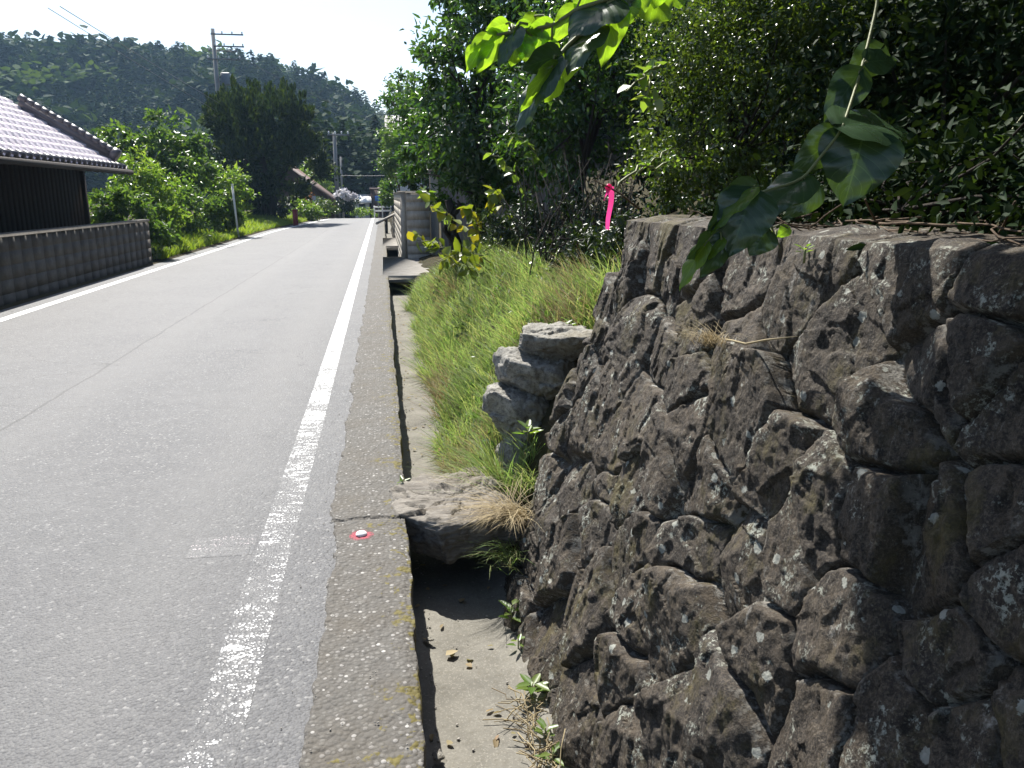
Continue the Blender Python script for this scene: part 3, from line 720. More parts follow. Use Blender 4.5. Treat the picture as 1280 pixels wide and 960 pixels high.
# bridging slabs farther on
def conc_slab(label, y0, y1, x1, z=.015, th=.14):
    mb = MB().box((-.06, y0, z-th), (x1, y1, z), bevel=.015); o = mb.build('ditch_cover', M['slabconc']); tag(o, label, 'slab', 'covers laid over the ditch'); return o
conc_slab('wide concrete slab over the ditch, nearest of the covers', 15.7, 20.6, .95)
conc_slab('smaller concrete slab over the ditch beside the block wall', 25.3, 30.0, .48)
t = thing('plank_bridge', 'tilted board resting on legs over the far ditch', 'board', (.25, 42, -.3))
part(MB().tube([(-.35, 41.5, .16), (.65, 42.6, .62)], .07, 4), 'board', M['slabconc'], t)
part(MB().box((.1, 41.9, -.4), (.22, 42.05, .42)), 'leg', M['darkwood'], t); part(MB().box((.5, 42.2, -.4), (.62, 42.35, .55)), 'leg', M['darkwood'], t)
# survey pin on the kerb
c = atz(452, 672)
t = thing('survey_marker', 'white survey pin ringed with red spray on the kerb', 'marker', (c[0], c[1], .012))
th, rr = np.meshgrid(np.linspace(0, 2*PI, 33), np.linspace(.012, .085, 9), indexing='ij'); rr = rr*(1+.08*np.sin(th*5+1)+.06*np.sin(th*9))
part(MB().grid(c[0]+np.cos(th)*rr, c[1]+np.sin(th)*rr*1.1, np.interp(rr, [0, .05, .08], [.0145, .0135, .006])+fbm((c[0]+np.cos(th)*rr)*14, (c[1]+np.sin(th)*rr)*14, 2, 4)*.012, flip=True), 'red_ring', M['redspray'], t)
u, v = np.meshgrid(np.linspace(0, 2*PI, 20), np.linspace(0, PI/2, 6), indexing='ij')
part(MB().grid(c[0]+.026*np.cos(v)*np.cos(u), c[1]+.026*np.cos(v)*np.sin(u), .016+.016*np.sin(v)), 'pin_head', M['whitepaint'], t, True)

# ================================================================== BLOCK WALLS AND FENCE (right)
def block_wall(name, label, p0, p1, z0, z1, th=.12, course=.2, bl=.4, mat='block', cap=True, seed=1):
    """courses of blocks with recessed joints, one mesh"""
    p0 = np.array(p0, float); p1 = np.array(p1, float); L = np.linalg.norm(p1-p0); a = math.atan2(p1[1]-p0[1], p1[0]-p0[0]); rng = np.random.default_rng(seed)
    mb = MB(); n = max(1, round((z1-z0)/course)); h = (z1-z0)/n; kk = max(1, round(L/bl)); b = L/kk
    mb.box((p0[0], p0[1]-th/2+.003, z0), (p0[0]+L, p0[1]+th/2-.003, z1-.004), a, (*p0, 0))
    for i in range(n):
        for q in range(kk):
            e = rng.uniform(0, .0012)
            mb.box((p0[0]+q*b+.0007, p0[1]-th/2-e, z0+i*h+.0007), (p0[0]+(q+1)*b-.0007, p0[1]+th/2+e, z0+(i+1)*h-.0007), a, (*p0, 0))
    t = thing(name, label, 'wall', (*((p0+p1)/2), z0))
    part(mb, 'wall_face', M[mat], t)
    if cap: part(MB().box((p0[0]-.02, p0[1]-th/2-.025, z1+.001), (p0[0]+L+.02, p0[1]+th/2+.025, z1+.055), a, (*p0, 0), bevel=.008), 'coping', M[mat], t)
    return t
block_wall('block_wall', 'short concrete block wall facing the road user, below the evergreen', (.56, 20), (1.12, 20), -.3, 1.56, .14, mat='blockpale')
block_wall('block_wall', 'concrete block wall running along the ditch behind the corner', (.49, 20.1), (.49, 31), -.4, 1.56, .14, mat='blockpale', seed=2)
t = thing('gate_post', 'square concrete post standing at the corner of block wall', 'post', (1.23, 19.95, -.2)); part(MB().box((1.13, 19.84, -.2), (1.33, 20.06, 2.05), bevel=.015), 'shaft', M['blockpale'], t); part(MB().box((1.11, 19.82, 2.052), (1.35, 20.08, 2.11), bevel=.01), 'cap', M['block'], t)
# corrugated sheet fence
t = thing('sheet_fence', 'grey corrugated sheet fence behind the bare trunk', 'fence', (2.3, 18.2, .2))
k = np.linspace(0, 1, 240); fxx = 1.38+k*2.2; fyy = 19.9-k*3.6; cor = np.sign(np.sin(k*2*PI*30))*np.abs(np.sin(k*2*PI*30))**.6*.018
FX = np.stack([fxx+cor*.85, fxx+cor*.85], 1); FY = np.stack([fyy+cor*.52, fyy+cor*.52], 1); FZ = np.stack([np.full(240, .1), np.full(240, 1.95)], 1)
part(MB().grid(FX, FY, FZ), 'sheet', M['fence'], t)
for q in (.02, .5, .98): part(MB().tube([(1.41+q*2.2, 19.97-q*3.6, -.1), (1.41+q*2.2, 19.97-q*3.6, 2.0)], .03, 8), 'post', M['steel'], t)
# rubble wall farther along
rk = np.random.default_rng(40); ry_, rz_ = np.meshgrid(np.linspace(31.2, 46, 240), np.linspace(-.4, 1.2, 40), indexing='ij')
vor = np.full(ry_.shape, 9.); v2 = vor.copy()
for _ in range(260):
    a_, b_ = rk.uniform(31, 46.2), rk.uniform(-.5, 1.3); e = np.hypot(ry_-a_, rz_-b_); v2 = np.where(e < vor, vor, np.minimum(v2, e)); vor = np.minimum(vor, e)
rx_ = .44+.2*(rz_+.4)-.07*(1-np.exp(-(v2-vor)/.06))+fbm(ry_*4, rz_*4, 42, 3)*.05
mb = MB().grid(rx_, ry_, rz_); mb.grid(np.stack([rx_[:, -1], rx_[:, -1]+.6], 1), np.stack([ry_[:, -1]]*2, 1), np.stack([rz_[:, -1], rz_[:, -1]+.05], 1)); mb.grid(np.stack([rx_[0], rx_[0]+.6], 1), np.stack([ry_[0]]*2, 1), np.stack([rz_[0]]*2, 1), flip=True)
tag(mb.build('rubble_wall', M['masonry'], None, True, {'stone': rk.random(sum(len(q) for q in mb.v)), 'joint': np.ones(sum(len(q) for q in mb.v))}), 'low rubble wall along the ditch past the block wall', 'wall')

# ================================================================== LEFT HOUSE, ITS BLOCK WALL
block_wall('block_wall', 'long dark block wall in front of the tiled house', (-5.36, 7.0), (-5.36, 19.75), -.05, .93, .14, .19, .4, seed=3)
t = thing('tiled_house', 'dark timber house with glossy tiled roof close to the road', 'house', (-9.6, 13.6, 0))
y0, y1 = 6.5, 19.55
bx = MB(); bx.box((-12.9, y0, 0), (-6.42, y1-.35, 2.25))
for q in range(64):
    yy = y0+q*(y1-.35-y0)/64; bx.box((-6.42, yy+.004, .3), (-6.395, yy+.195, 2.2))
bx.add([(-12.9, y0+.02, 2.25), (-6.42, y0+.02, 2.25), (-9.66, y0+.02, 4.2)], [[0, 1, 2]]); bx.add([(-12.9, y1-.36, 2.25), (-6.42, y1-.36, 2.25), (-9.66, y1-.36, 4.2)], [[0, 2, 1]])
part(bx, 'wall', M['darkwood'], t)
part(MB().box((-6.46, y1-.5, 0), (-6.34, y1-.36, 2.2)), 'post', M['darkwood'], t); part(MB().box((-6.46, 13.0, 0), (-6.35, 13.12, 2.2)), 'post', M['darkwood'], t)
EV = -5.55; RX = -9.66; SL = .62; ze = 2.06; run = EV-RX
def tiles(sgn, name):
    nr = 17; sub = 5; rows = []
    yv = np.arange(y0-.4, y1+.001, .27/8); ph = (yv-y0)/.27*2*PI
    wave = np.maximum(np.sin(ph), -.35)*.028+.01*np.sin(2*ph)
    xs, zs = [], []
    for r in range(nr):
        for f in (0, .5, .97):
            s_ = (r+f)/nr; xs.append(s_); zs.append((1-f)*.042*1.0+0.0)
    xs = np.array(xs); zs = np.array(zs)
    XX = (EV-run*xs)[:, None]+0*yv[None, :]; 
    if sgn < 0: XX = 2*RX-XX
    YY = np.repeat(yv[None, :], len(xs), 0); ZZ = (ze+run*SL*xs+zs)[:, None]+wave[None, :]*.95+np.random.default_rng(8).normal(0, .0035, (len(xs), len(yv)//8+2))[:, (np.arange(len(yv))//8)]
    mb = MB().grid(XX, YY, ZZ, flip=sgn > 0)
    # underside boards
    mb.add([(XX[0, 0], y0-.4, ze-.09), (XX[0, 0], y1, ze-.09), (RX, y1, ze-.09+run*SL), (RX, y0-.4, ze-.09+run*SL)], [[0, 1, 2, 3]])
    # round end tiles along the eave
    e = XX[0, 0]; n = int((y1-y0+.4)/.27)
    return part(mb, name, M['tile'], t, False)
rf = tiles(1, 'roof'); rf2 = tiles(-1, 'roof')
m_ = MB(); m2 = MB()
for q in range(int((y1-y0+.4)/.27)):
    yy = y0+.27*.25+q*.27-.27; a_ = np.linspace(0, 2*PI, 9)[:-1]; m_.tube([(EV+.03, yy, ze+.052), (EV-.10, yy, ze+.052+.10*SL)], .05, 8)
m_.box((EV-.03, y0-.4, ze-.09), (EV+.0, y1, ze+.0))
part(m_, 'eave_tiles', M['shadetile'], rf)
m_ = MB().tube([(EV+.06, y0-.4, ze-.05), (EV+.06, y1, ze-.05)], .055, 8); part(m_, 'gutter', M['darkwood'], t)
m_ = MB().box((RX-.13, y0-.4, ze+run*SL+.0), (RX+.13, y1+.03, ze+run*SL+.30)).tube([(RX, y0-.45, ze+run*SL+.33), (RX, y1+.05, ze+run*SL+.33)], .09, 8); part(m_, 'ridge', M['shadetile'], t)
# descending ridge of stacked tiles by the far verge, with its end tile
def rp(s_, dz): return np.array((EV-run*s_, y1-.16, ze+run*SL*s_+dz))
m_ = MB()
m_.tube([rp(.06, .05), rp(.47, .05)], .13, 4); m_.tube([rp(.05, .15), rp(.48, .15)], .10, 6)
for q in range(13):
    s_ = .055+q*.033; m_.tube([rp(s_, .245), rp(s_+.031, .262)], [.085, .075], 8)
m_.tube([rp(.035, .19), rp(.062, .20)], .155, 10); part(m_, 'verge_ridge', M['shadetile'], t)
part(MB().tube([rp(-.01, -.05)+np.array((0, .18, 0)), rp(1, -.05)+np.array((0, .18, 0))], .05, 4), 'barge_board', M['darkwood'], t)

# ================================================================== FAR HOUSES
def gable(name, label, x0, x1, y0, y1, zb, ze_, zr, wall, roof, axis='y', over=.4, win=()):
    t = thing(name, label, 'house', ((x0+x1)/2, (y0+y1)/2, zb)); mb = MB().box((x0, y0, zb), (x1, y1, ze_))
    xm = (x0+x1)/2; ym = (y0+y1)/2
    if axis == 'y':
        mb.add([(x0, y0+.01, ze_), (x1, y0+.01, ze_), (xm, y0+.01, zr-.1)], [[0, 1, 2]]); mb.add([(x0, y1-.01, ze_), (x1, y1-.01, ze_), (xm, y1-.01, zr-.1)], [[0, 2, 1]])
    else:
        mb.add([(x0+.01, y0, ze_), (x0+.01, y1, ze_), (x0+.01, ym, zr-.1)], [[0, 2, 1]]); mb.add([(x1-.01, y0, ze_), (x1-.01, y1, ze_), (x1-.01, ym, zr-.1)], [[0, 1, 2]])
    part(mb, 'wall', M[wall], t)
    r = MB(); th = .12
    def slope(a, b):
        r.add([a[0], a[1], b[1], b[0]]+[np.array(q)-np.array((0, 0, th)) for q in (a[0], a[1], b[1], b[0])], [[0, 1, 2, 3], [7, 6, 5, 4], [0, 4, 5, 1], [1, 5, 6, 2], [2, 6, 7, 3], [3, 7, 4, 0]])
    if axis == 'y':
        sl = (zr-ze_)/(xm-x0)
        for e in (x0-over, x1+over): slope([(e, y0-over, ze_-sl*over+.12), (e, y1+over, ze_-sl*over+.12)], [(xm+(0.004 if e > xm else -.004), y0-over, zr+.12), (xm+(0.004 if e > xm else -.004), y1+over, zr+.12)])
    else:
        sl = (zr-ze_)/(ym-y0)
        for e in (y0-over, y1+over): slope([(x0-over, e, ze_-sl*over+.12), (x1+over, e, ze_-sl*over+.12)], [(x0-over, ym+(.004 if e > ym else -.004), zr+.12), (x1+over, ym+(.004 if e > ym else -.004), zr+.12)])
    part(r, 'roof', M[roof], t)
    for (a, b, c, d, f, mm) in win:      # in the wall facing the camera (y0) or the road side (x1)
        if f == 'y': q = part(MB().box((a, y0-.05, c), (b, y0+.02, d)), 'window', M[mm], t)
        else: q = part(MB().box((x1-.02, a, c), (x1+.05, b, d)), 'window', M[mm], t)
    return t
a = at(422, 250, 63); b = at(384, 232, 63)
gable('timber_house', 'brown timber house with low gable roof past the big conifer', -10.4, a[0]-.45, 62, 70, -.4, a[2]+.05, a[2]+2.6, 'brownwall', 'brownwall', 'y', .45, [(63.5, 65.2, .2, 1.1, 'x', 'glass'), (a[0]-2.2, a[0]-1.2, -.1, 1.5, 'y', 'palewall')])
a = at(442, 262, 78); b = at(462, 243, 78); c = at(461, 251.5, 78)
gable('white_building', 'low white building with pale metal roof at the road end', a[0]+.15, b[0]-.1, 78, 82, -1.5, c[2]-.1, b[2]-.12, 'palewall', 'whitepaint', 'x', .25, [(a[0]+.5, a[0]+1.1, .1, .8, 'y', 'glass')])
a = at(461, 236, 79); b = at(476, 238, 79)
gable('brown_shed', 'tall brown shed rising beside the low white building', a[0]+.15, b[0]+.4, 79, 84, -1.5, a[2]-.1, a[2]+.1, 'brownwall', 'brownwall', 'x', .1)
a = at(483, 184, 60)
gable('two_storey_house', 'two storey house whose pale roof corner shows above shrubs', a[0]+.5, a[0]+9, 60, 68, -.2, a[2]+.2, a[2]+2.4, 'palewall', 'polec', 'x', .55, [(a[0]+1.2, a[0]+2.6, 3.4, 4.6, 'y', 'glass')])

# ================================================================== POLES, SIGNS, RAIL
def tube_pole(name, label, base, top, r, cat='pole', mat='polec', arms=(), extras=(), sub='shaft'):
    t = thing(name, label, cat, base); part(MB().tube([base, top], [r, r*.72], 12), sub, M[mat], t, True)
    for (z, x0, x1, dy) in arms:
        ar = part(MB().box((base[0]+x0, base[1]-.17+dy, z-.05), (base[0]+x1, base[1]-.07+dy, z+.05)), 'crossarm', M['steel'], t)
        for xi in np.linspace(x0+.1, x1-.1, 4): part(MB().tube([(base[0]+xi, base[1]-.12+dy, z+.05), (base[0]+xi, base[1]-.12+dy, z+.16), (base[0]+xi, base[1]-.12+dy, z+.26)], [.035, .065, .03], 8), 'insulator', M['whitepaint'], ar)
    for (nm, lo, hi, mm) in extras: part(MB().box(np.array(base)*np.array((1, 1, 0))+np.array(lo), np.array(base)*np.array((1, 1, 0))+np.array(hi), bevel=.05), nm, M[mm], t)
    return t
pb = at(270, 60, 70)
BP = (pb[0]-.05, 70., -1.0)
zt = [at(270, y, 70)[2] for y in (36, 43, 58, 63, 74, 98)]
tube_pole('utility_pole', 'tall utility pole with offset crossarms rising above the dark conifer', BP, (BP[0]-.1, 70, zt[0]), .21, arms=[(zt[1], -.25, 2.2, 0), (zt[2], -.1, 2.2, 0), (zt[3], -.6, 1.6, .3), (zt[4], -.7, 1.9, 0)], extras=[('transformer', (.3, -.45, zt[5]-.5), (1.0, .2, zt[5]+.4), 'steel')])
p1 = at(422.5, 264, 64); z1 = at(422, 166, 64)[2]
tube_pole('utility_pole', 'thicker of the two grey poles by the timber house, with crossarm', (p1[0], 64, -.2), (p1[0], 64, z1), .17, arms=[(z1-.15, -.5, 1.1, 0)])
p2 = at(429, 264, 76); tube_pole('utility_pole', 'thinner plain grey pole behind the white flowering shrub', (p2[0], 76, -1), (p2[0], 76, at(429, 196, 76)[2]), .11)
p3 = at(563, 20, 32); tube_pole('utility_pole', 'dark pole showing above the evergreen by the block wall', (p3[0], 32, 0), (p3[0], 32, at(563, -70, 32)[2]), .15, arms=[(at(563, -55, 32)[2], -.7, .9, 0)])
def wire(label, a, b, sag, r=.016):
    a = np.array(a, float); b = np.array(b, float); k = np.linspace(0, 1, 40); P = a+(b-a)*k[:, None]; P[:, 2] -= 4*sag*k*(1-k)
    tag(MB().tube(P, r, 5).build('power_line', M['wire']), label, 'cable', 'overhead wires')
wire('upper of two wires slanting down over the ridge at left', at(75, 8, 22), at(330, 160, 66), .1, .010)
wire('lower of two wires slanting down over the ridge at left', at(60, 10, 22), at(330, 172, 66), .1, .009)
wire('long wire sagging from the tall pole toward the right hand trees', (BP[0]+1.0, 69.9, zt[3]), at(520, 168, 78), .55, .018)
wire('level wire strung above the white building roof', (p1[0], 64, at(422, 219, 64)[2]), at(500, 219, 62), .05, .014)
wire('upper short wire running left from the crossarm pole', (p1[0], 64, at(422, 200, 64)[2]), at(360, 190, 55), .1, .014)
wire('lower short wire running left from the crossarm pole', (p1[0], 64, at(422, 206, 64)[2]), at(360, 202, 55), .1, .014)
b_ = (-5.28, 31.2, .1)
t = thing('marker_pole', 'thin pale marker pole at the edge of the grass verge', 'pole', b_); part(MB().tube([(-5.28, 31.2, 0), (-5.36, 31.2, 1.86)], .038, 8), 'shaft', M['whitepaint'], t, True); part(MB().tube([(-5.36, 31.2, 1.861), (-5.364, 31.2, 1.93)], .037, 8), 'cap', M['whitepaint'], t, True)
q = at(369, 268, 44); t = thing('red_post', 'short red post in the shade under the conifer', 'post', (q[0], 44, .1)); part(MB().tube([(q[0], 44, 0), (q[0], 44, .75)], .13, 12), 'body', M['redpaint'], t); part(MB().tube([(q[0], 44, .751), (q[0], 44, .80), (q[0], 44, .83)], [.16, .16, .06], 12), 'cap', M['redpaint'], t)
q = at(471, 248, 70); t = thing('road_sign', 'small blue road sign on a post at the bend', 'sign', (q[0], 70, -.5)); part(MB().tube([(q[0]+.1, 70, -.6), (q[0]+.1, 70, q[2]+.2)], .04, 8), 'post', M['steel'], t); part(MB().box((q[0]-.16, 69.9, q[2]-.2), (q[0]+.22, 69.94, q[2]+.2), bevel=.02), 'plate', M['bluepaint'], t)
a = at(467, 262, 66); b = at(480, 262, 66)
t = thing('guard_rail', 'white guard rail where the road bends away', 'rail', ((a[0]+b[0])/2, 66, -.3))
for z in (.12, .42): part(MB().box((a[0], 65.95, a[2]+z-.28), (b[0]+.6, 66.0, a[2]+z-.16), bevel=.02), 'beam', M['whitepaint'], t)
for x in np.linspace(a[0]+.06, b[0]+.5, 3): part(MB().tube([(x, 66.05, -.6), (x, 66.05, a[2]+.3)], .05, 8), 'post', M['whitepaint'], t)
# ================================================================== LEFT VEGETATION
def el(px, py, Y, rx, ry, rz): return (*at(px, py, Y), rx, ry, rz)
def vbase(x, y): return (x, y, float(verge_z(np.array(x), np.array(y)))-.05)
def bbase(x, y): return (x, y, float(bank_z(np.array(x), np.array(y)))-.06)
plant('shrub', 'low leafy shrub pressing against the end of the dark block wall', 'shrub', vbase(-6.0, 20.9), [el(150, 268, 20.9, .75, .7, .62), el(196, 300, 20.6, .42, .5, .5)], 3000, .13, 'lf_mid', .5, 60, .15, 101)
plant('shrub', 'arching pale green shrub behind the house eave', 'shrub', vbase(-7.0, 23.6), [el(180, 230, 23.6, .95, .9, 1.0), el(205, 275, 23.2, .6, .7, .6)], 4200, .13, 'lf_bright', .45, 70, .14, 102)
plant('small_tree', 'round topped bright green tree rising above the roadside shrubs', 'tree', vbase(-8.2, 29), [el(208, 182, 29, 1.15, 1.1, 1.0), el(160, 180, 30, .9, .9, .6), el(225, 215, 28.4, 1.0, 1, .8)], 5600, .17, 'lf_mid', .5, 90, .13, 103)
plant('shrub', 'dense rounded shrub beside the pale marker pole', 'shrub', vbase(-6.55, 32.3), [el(276, 240, 32.3, 1.15, 1.0, 1.0), el(262, 272, 31.8, 1.1, .9, .7), el(296, 268, 32.2, .6, .7, .6)], 5600, .15, 'lf_bright', .48, 90, .14, 104)
plant('shrub', 'dark shrub filling the gap between the arching shrub and verge', 'shrub', vbase(-6.6, 26.5), [el(228, 262, 26.5, 1.1, 1.0, .9), el(240, 215, 30, .8, .8, .8)], 3600, .14, 'lf_mid', .45, 70, .15, 105)
# big many-leadered conifer
cr = np.random.default_rng(55); c0 = at(328, 190, 47)
t = thing('conifer', 'large dark many-pointed conifer leaning over the far road', 'tree', (c0[0], 47, 0))
mb = MB()
core = [(*at(330, 205, 47), 3.55, 3.0, 2.2), (*at(325, 155, 47), 2.9, 2.6, 1.3), (*at(335, 245, 47.2), 2.4, 2.2, 1.0)]
crown(mb, cr, core, 9000, .34, .4, 130, .09, up=.3, shell=.35, hang=-.6)
pl_ = []
for q in range(150):
    d = rdir(cr, 1)[0]; d[2] = abs(d[2])*1.0-.25*(q % 3 == 0); e = core[q % 2]; p = np.array(e[:3])+d*np.array(e[3:6])*.86
    hh = cr.uniform(.5, 1.35)*(1.1 if d[2] > .5 else .8); ax = unit(np.array((d[0]*.45, d[1]*.45, 1.0))); m = 60; s_ = cr.random(m)
    r_ = .26*(1-s_)**.7+.03; a_ = cr.random(m)*2*PI; side = np.stack([np.cos(a_), np.sin(a_), np.zeros(m)], 1)
    leaves(mb, p+ax*(s_*hh)[:, None]+side*r_[:, None]*.6, side*.45+np.array((0, 0, 1.))+rdir(cr, m)*.3, side+rdir(cr, m)*.4, .26, .09)
part(mb, 'crown', M['lf_con'], t)
tm = MB()
for q in range(9):
    a_ = q/9*2*PI; tm.tube([(c0[0]+.25*math.cos(a_), 47+.25*math.sin(a_), -.1), (c0[0]+.5*math.cos(a_), 47+.5*math.sin(a_), 1.2), (c0[0]+1.5*math.cos(a_), 47+1.5*math.sin(a_), 3.6)], [.2, .14, .06], 7)
tm.tube([(c0[0], 47, -.2), (c0[0]+.05, 47, 2), (c0[0]-.2, 47, 6)], [.34, .26, .08], 9); part(tm, 'trunk', M['darkbark'], t, True)
plant('shrub', 'bright low shrub on the verge in front of the timber house', 'shrub', vbase(-5.4, 52), [el(384, 266, 52, .9, .9, .5), el(376, 256, 53, .7, .8, .5)], 2600, .15, 'lf_bright', .5, 50, .16, 106)
plant('hedge', 'dark clipped hedge under the timber house gable', 'hedge', (at(398, 262, 58)[0], 58, -.1), [el(398, 258, 58, 1.1, .8, .62), el(408, 260, 59, .8, .8, .6)], 2600, .13, 'lf_hedge', .5, 60, .12, 107)
plant('shrub', 'small rust tinted bush above the low hedge', 'shrub', (at(380, 250, 57)[0], 57, 0), [el(380, 248, 57, .7, .6, .35)], 800, .13, 'lf_rust', .5, 30, .15, 108)
t = plant('flowering_shrub', 'dark shrub crowned with white blossom beside the far poles', 'shrub', (at(434, 262, 62)[0], 62, -.3), [el(434, 254, 62, .85, .8, .7)], 2000, .15, 'lf_dark', .5, 50, .15, 109)
rng = np.random.default_rng(110); part(crown(MB(), rng, [el(430, 242, 61.3, .62, .5, .34), el(441, 247, 61.2, .4, .4, .25)], 420, .17, .8, 18, .14), 'blossom', M['lf_white'], t)
plant('shrub', 'pale scrub at the foot of the white building', 'shrub', (at(447, 266, 70)[0], 70, -1), [el(447, 264, 70, 1.2, .7, .4), el(460, 265, 72, .9, .7, .35)], 1300, .14, 'lf_bright', .5, 40, .15, 111)
plant('small_tree', 'yellow green tree showing over the timber house roof', 'tree', (at(400, 250, 74)[0], 74, -1), [el(398, 228, 74, 1.7, 1.5, 1.2), el(390, 215, 76, 1.2, 1.2, 1.0)], 2000, .25, 'lf_bright', .5, 50, .14, 112)

# ================================================================== RIGHT VEGETATION
plant('evergreen_tree', 'glossy evergreen tree leaning over the block wall corner', 'tree', bbase(1.5, 12), [el(590, 175, 12, 1.0, 1.1, .62), el(560, 100, 12.2, .62, .9, .75), el(625, 60, 12, .95, 1.1, .9), el(660, -30, 12, 1.0, 1.1, .8), el(535, 190, 12.6, .45, .6, .45), el(590, -10, 12.4, .45, .7, .5), el(600, 232, 11.7, .75, .7, .3), el(555, 225, 12, .4, .5, .3), el(640, 215, 11.4, .6, .6, .45)], 16000, .105, 'lf_shrub', .42, 230, .13, 121, r0=.075, bark='darkbark', shell=.4)
plant('evergreen_tree', 'dark broadleaf tree in shade behind the pink ribbon', 'tree', bbase(2.3, 9.5), [el(720, 170, 9.5, .85, .9, .8), el(755, 50, 9.5, 1.0, 1.0, .9), el(690, 120, 10, .8, .9, .9), el(820, -20, 9, 1.0, 1, .8)], 13000, .085, 'lf_shrub', .42, 200, .14, 122, r0=.06, bark='darkbark', shell=.4)
plant('hedge', 'tall unclipped hedge of tiny leaves above the stone wall', 'hedge', bbase(2.0, 5.3), [el(855, 120, 5.5, .36, .4, .62), el(900, 40, 5.3, .5, .45, .6), el(960, 130, 5.1, .5, .45, .65), el(900, 210, 5.0, .45, .4, .28), el(840, 215, 5.4, .3, .35, .26), el(1040, 60, 4.8, .5, .5, .7), el(1010, -40, 5, .6, .5, .5)], 30000, .034, 'lf_hedge', .5, 520, .11, 123, r0=.03, bark='darkbark', shell=.5)
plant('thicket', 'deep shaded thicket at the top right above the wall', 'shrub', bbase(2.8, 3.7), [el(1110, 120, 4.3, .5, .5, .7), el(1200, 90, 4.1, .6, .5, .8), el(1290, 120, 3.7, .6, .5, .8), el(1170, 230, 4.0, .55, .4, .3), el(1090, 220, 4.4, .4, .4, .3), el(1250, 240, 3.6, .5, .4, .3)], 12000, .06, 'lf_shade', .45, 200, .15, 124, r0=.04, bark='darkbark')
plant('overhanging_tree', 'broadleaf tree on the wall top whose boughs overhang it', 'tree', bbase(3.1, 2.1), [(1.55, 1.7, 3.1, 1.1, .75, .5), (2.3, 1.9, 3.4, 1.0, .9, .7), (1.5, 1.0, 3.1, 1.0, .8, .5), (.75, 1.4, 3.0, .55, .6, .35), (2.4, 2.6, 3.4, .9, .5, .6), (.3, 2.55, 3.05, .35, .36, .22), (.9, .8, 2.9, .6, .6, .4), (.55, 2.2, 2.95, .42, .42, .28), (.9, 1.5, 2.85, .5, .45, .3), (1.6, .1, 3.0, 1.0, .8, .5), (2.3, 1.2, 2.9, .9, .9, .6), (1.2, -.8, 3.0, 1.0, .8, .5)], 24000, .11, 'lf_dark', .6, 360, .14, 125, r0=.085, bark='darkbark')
for i, (px, py, Y, r, lb) in enumerate([(700, 20, 17, 2.0, 'tall dark tree filling the gap above the evergreen'), (830, 40, 15, 2.4, 'tall dark tree standing behind the small leaved hedge'), (980, 40, 12, 2.5, 'broad dark tree behind the hedge and hanging vine'),
                                        (1180, 40, 9, 2.3, 'broad dark tree behind the shaded thicket'), (1330, 60, 6.5, 1.8, 'dark tree at the far right above the wall')]):
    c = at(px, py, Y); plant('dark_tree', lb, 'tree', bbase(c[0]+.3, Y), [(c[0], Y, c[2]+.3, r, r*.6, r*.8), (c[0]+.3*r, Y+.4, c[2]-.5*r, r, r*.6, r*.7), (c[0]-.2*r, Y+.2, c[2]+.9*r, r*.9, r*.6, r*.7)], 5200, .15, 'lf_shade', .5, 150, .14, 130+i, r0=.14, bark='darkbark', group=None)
# understorey in front of the stems
plant('shrub', 'shaded undergrowth bush below the dark broadleaf tree', 'shrub', bbase(2.0, 8.2), [el(690, 290, 8.6, .6, .5, .35), el(760, 270, 8.2, .6, .5, .4), el(640, 275, 9, .5, .5, .3), el(725, 315, 7.6, .5, .4, .28), el(680, 330, 8, .5, .4, .22), el(735, 325, 6.4, .3, .4, .26), el(772, 305, 5.6, .25, .4, .22), el(700, 350, 7.0, .3, .4, .16)], 13000, .05, 'lf_dark', .4, 100, .15, 140, bark='darkbark', r0=.03)
plant('shrub', 'leafy shrubs hanging over the ditch past the block wall', 'shrub', (1.0, 36, -.1), [el(489, 205, 36, .5, .8, .7), el(486, 240, 38, .38, .8, .7), el(497, 175, 36, .6, .8, .6)], 4200, .13, 'lf_mid', .45, 80, .15, 141)
plant('small_tree', 'light green tree in front of the two storey house roof', 'tree', (2.2, 44, 0), [el(497, 165, 44, .9, 1, .9), el(510, 120, 44, 1.3, 1, 1.2), el(492, 200, 46, .7, 1, .8)], 3600, .17, 'lf_mid', .45, 70, .15, 142)
plant('small_tree', 'leafy tree inside the block wall beneath the evergreen', 'tree', (1.9, 24, .2), [el(520, 190, 24, .8, 1, .8), el(512, 130, 24, .75, 1, .8), el(505, 215, 24.5, .5, .8, .4), el(550, 150, 24, 1.0, 1, 1.2), el(600, 200, 23, 1.3, 1, 1.2), el(512, 228, 23, .5, .6, .35), el(535, 222, 23, .6, .6, .4)], 8000, .13, 'lf_shrub', .45, 120, .14, 143)
plant('shrub', 'low shaded undergrowth creeping along the top of the stone wall', 'shrub', (1.62, 2.2, 1.4), [(1.5, .9, 1.46, .28, .6, .10), (1.55, 1.7, 1.47, .3, .6, .12), (1.5, 2.5, 1.46, .26, .5, .10), (1.75, 2.1, 1.55, .3, .9, .16), (1.5, 3.2, 1.44, .22, .35, .08)], 9000, .035, 'lf_shade', .5, 220, .2, 144, bark='darkbark', r0=.012)
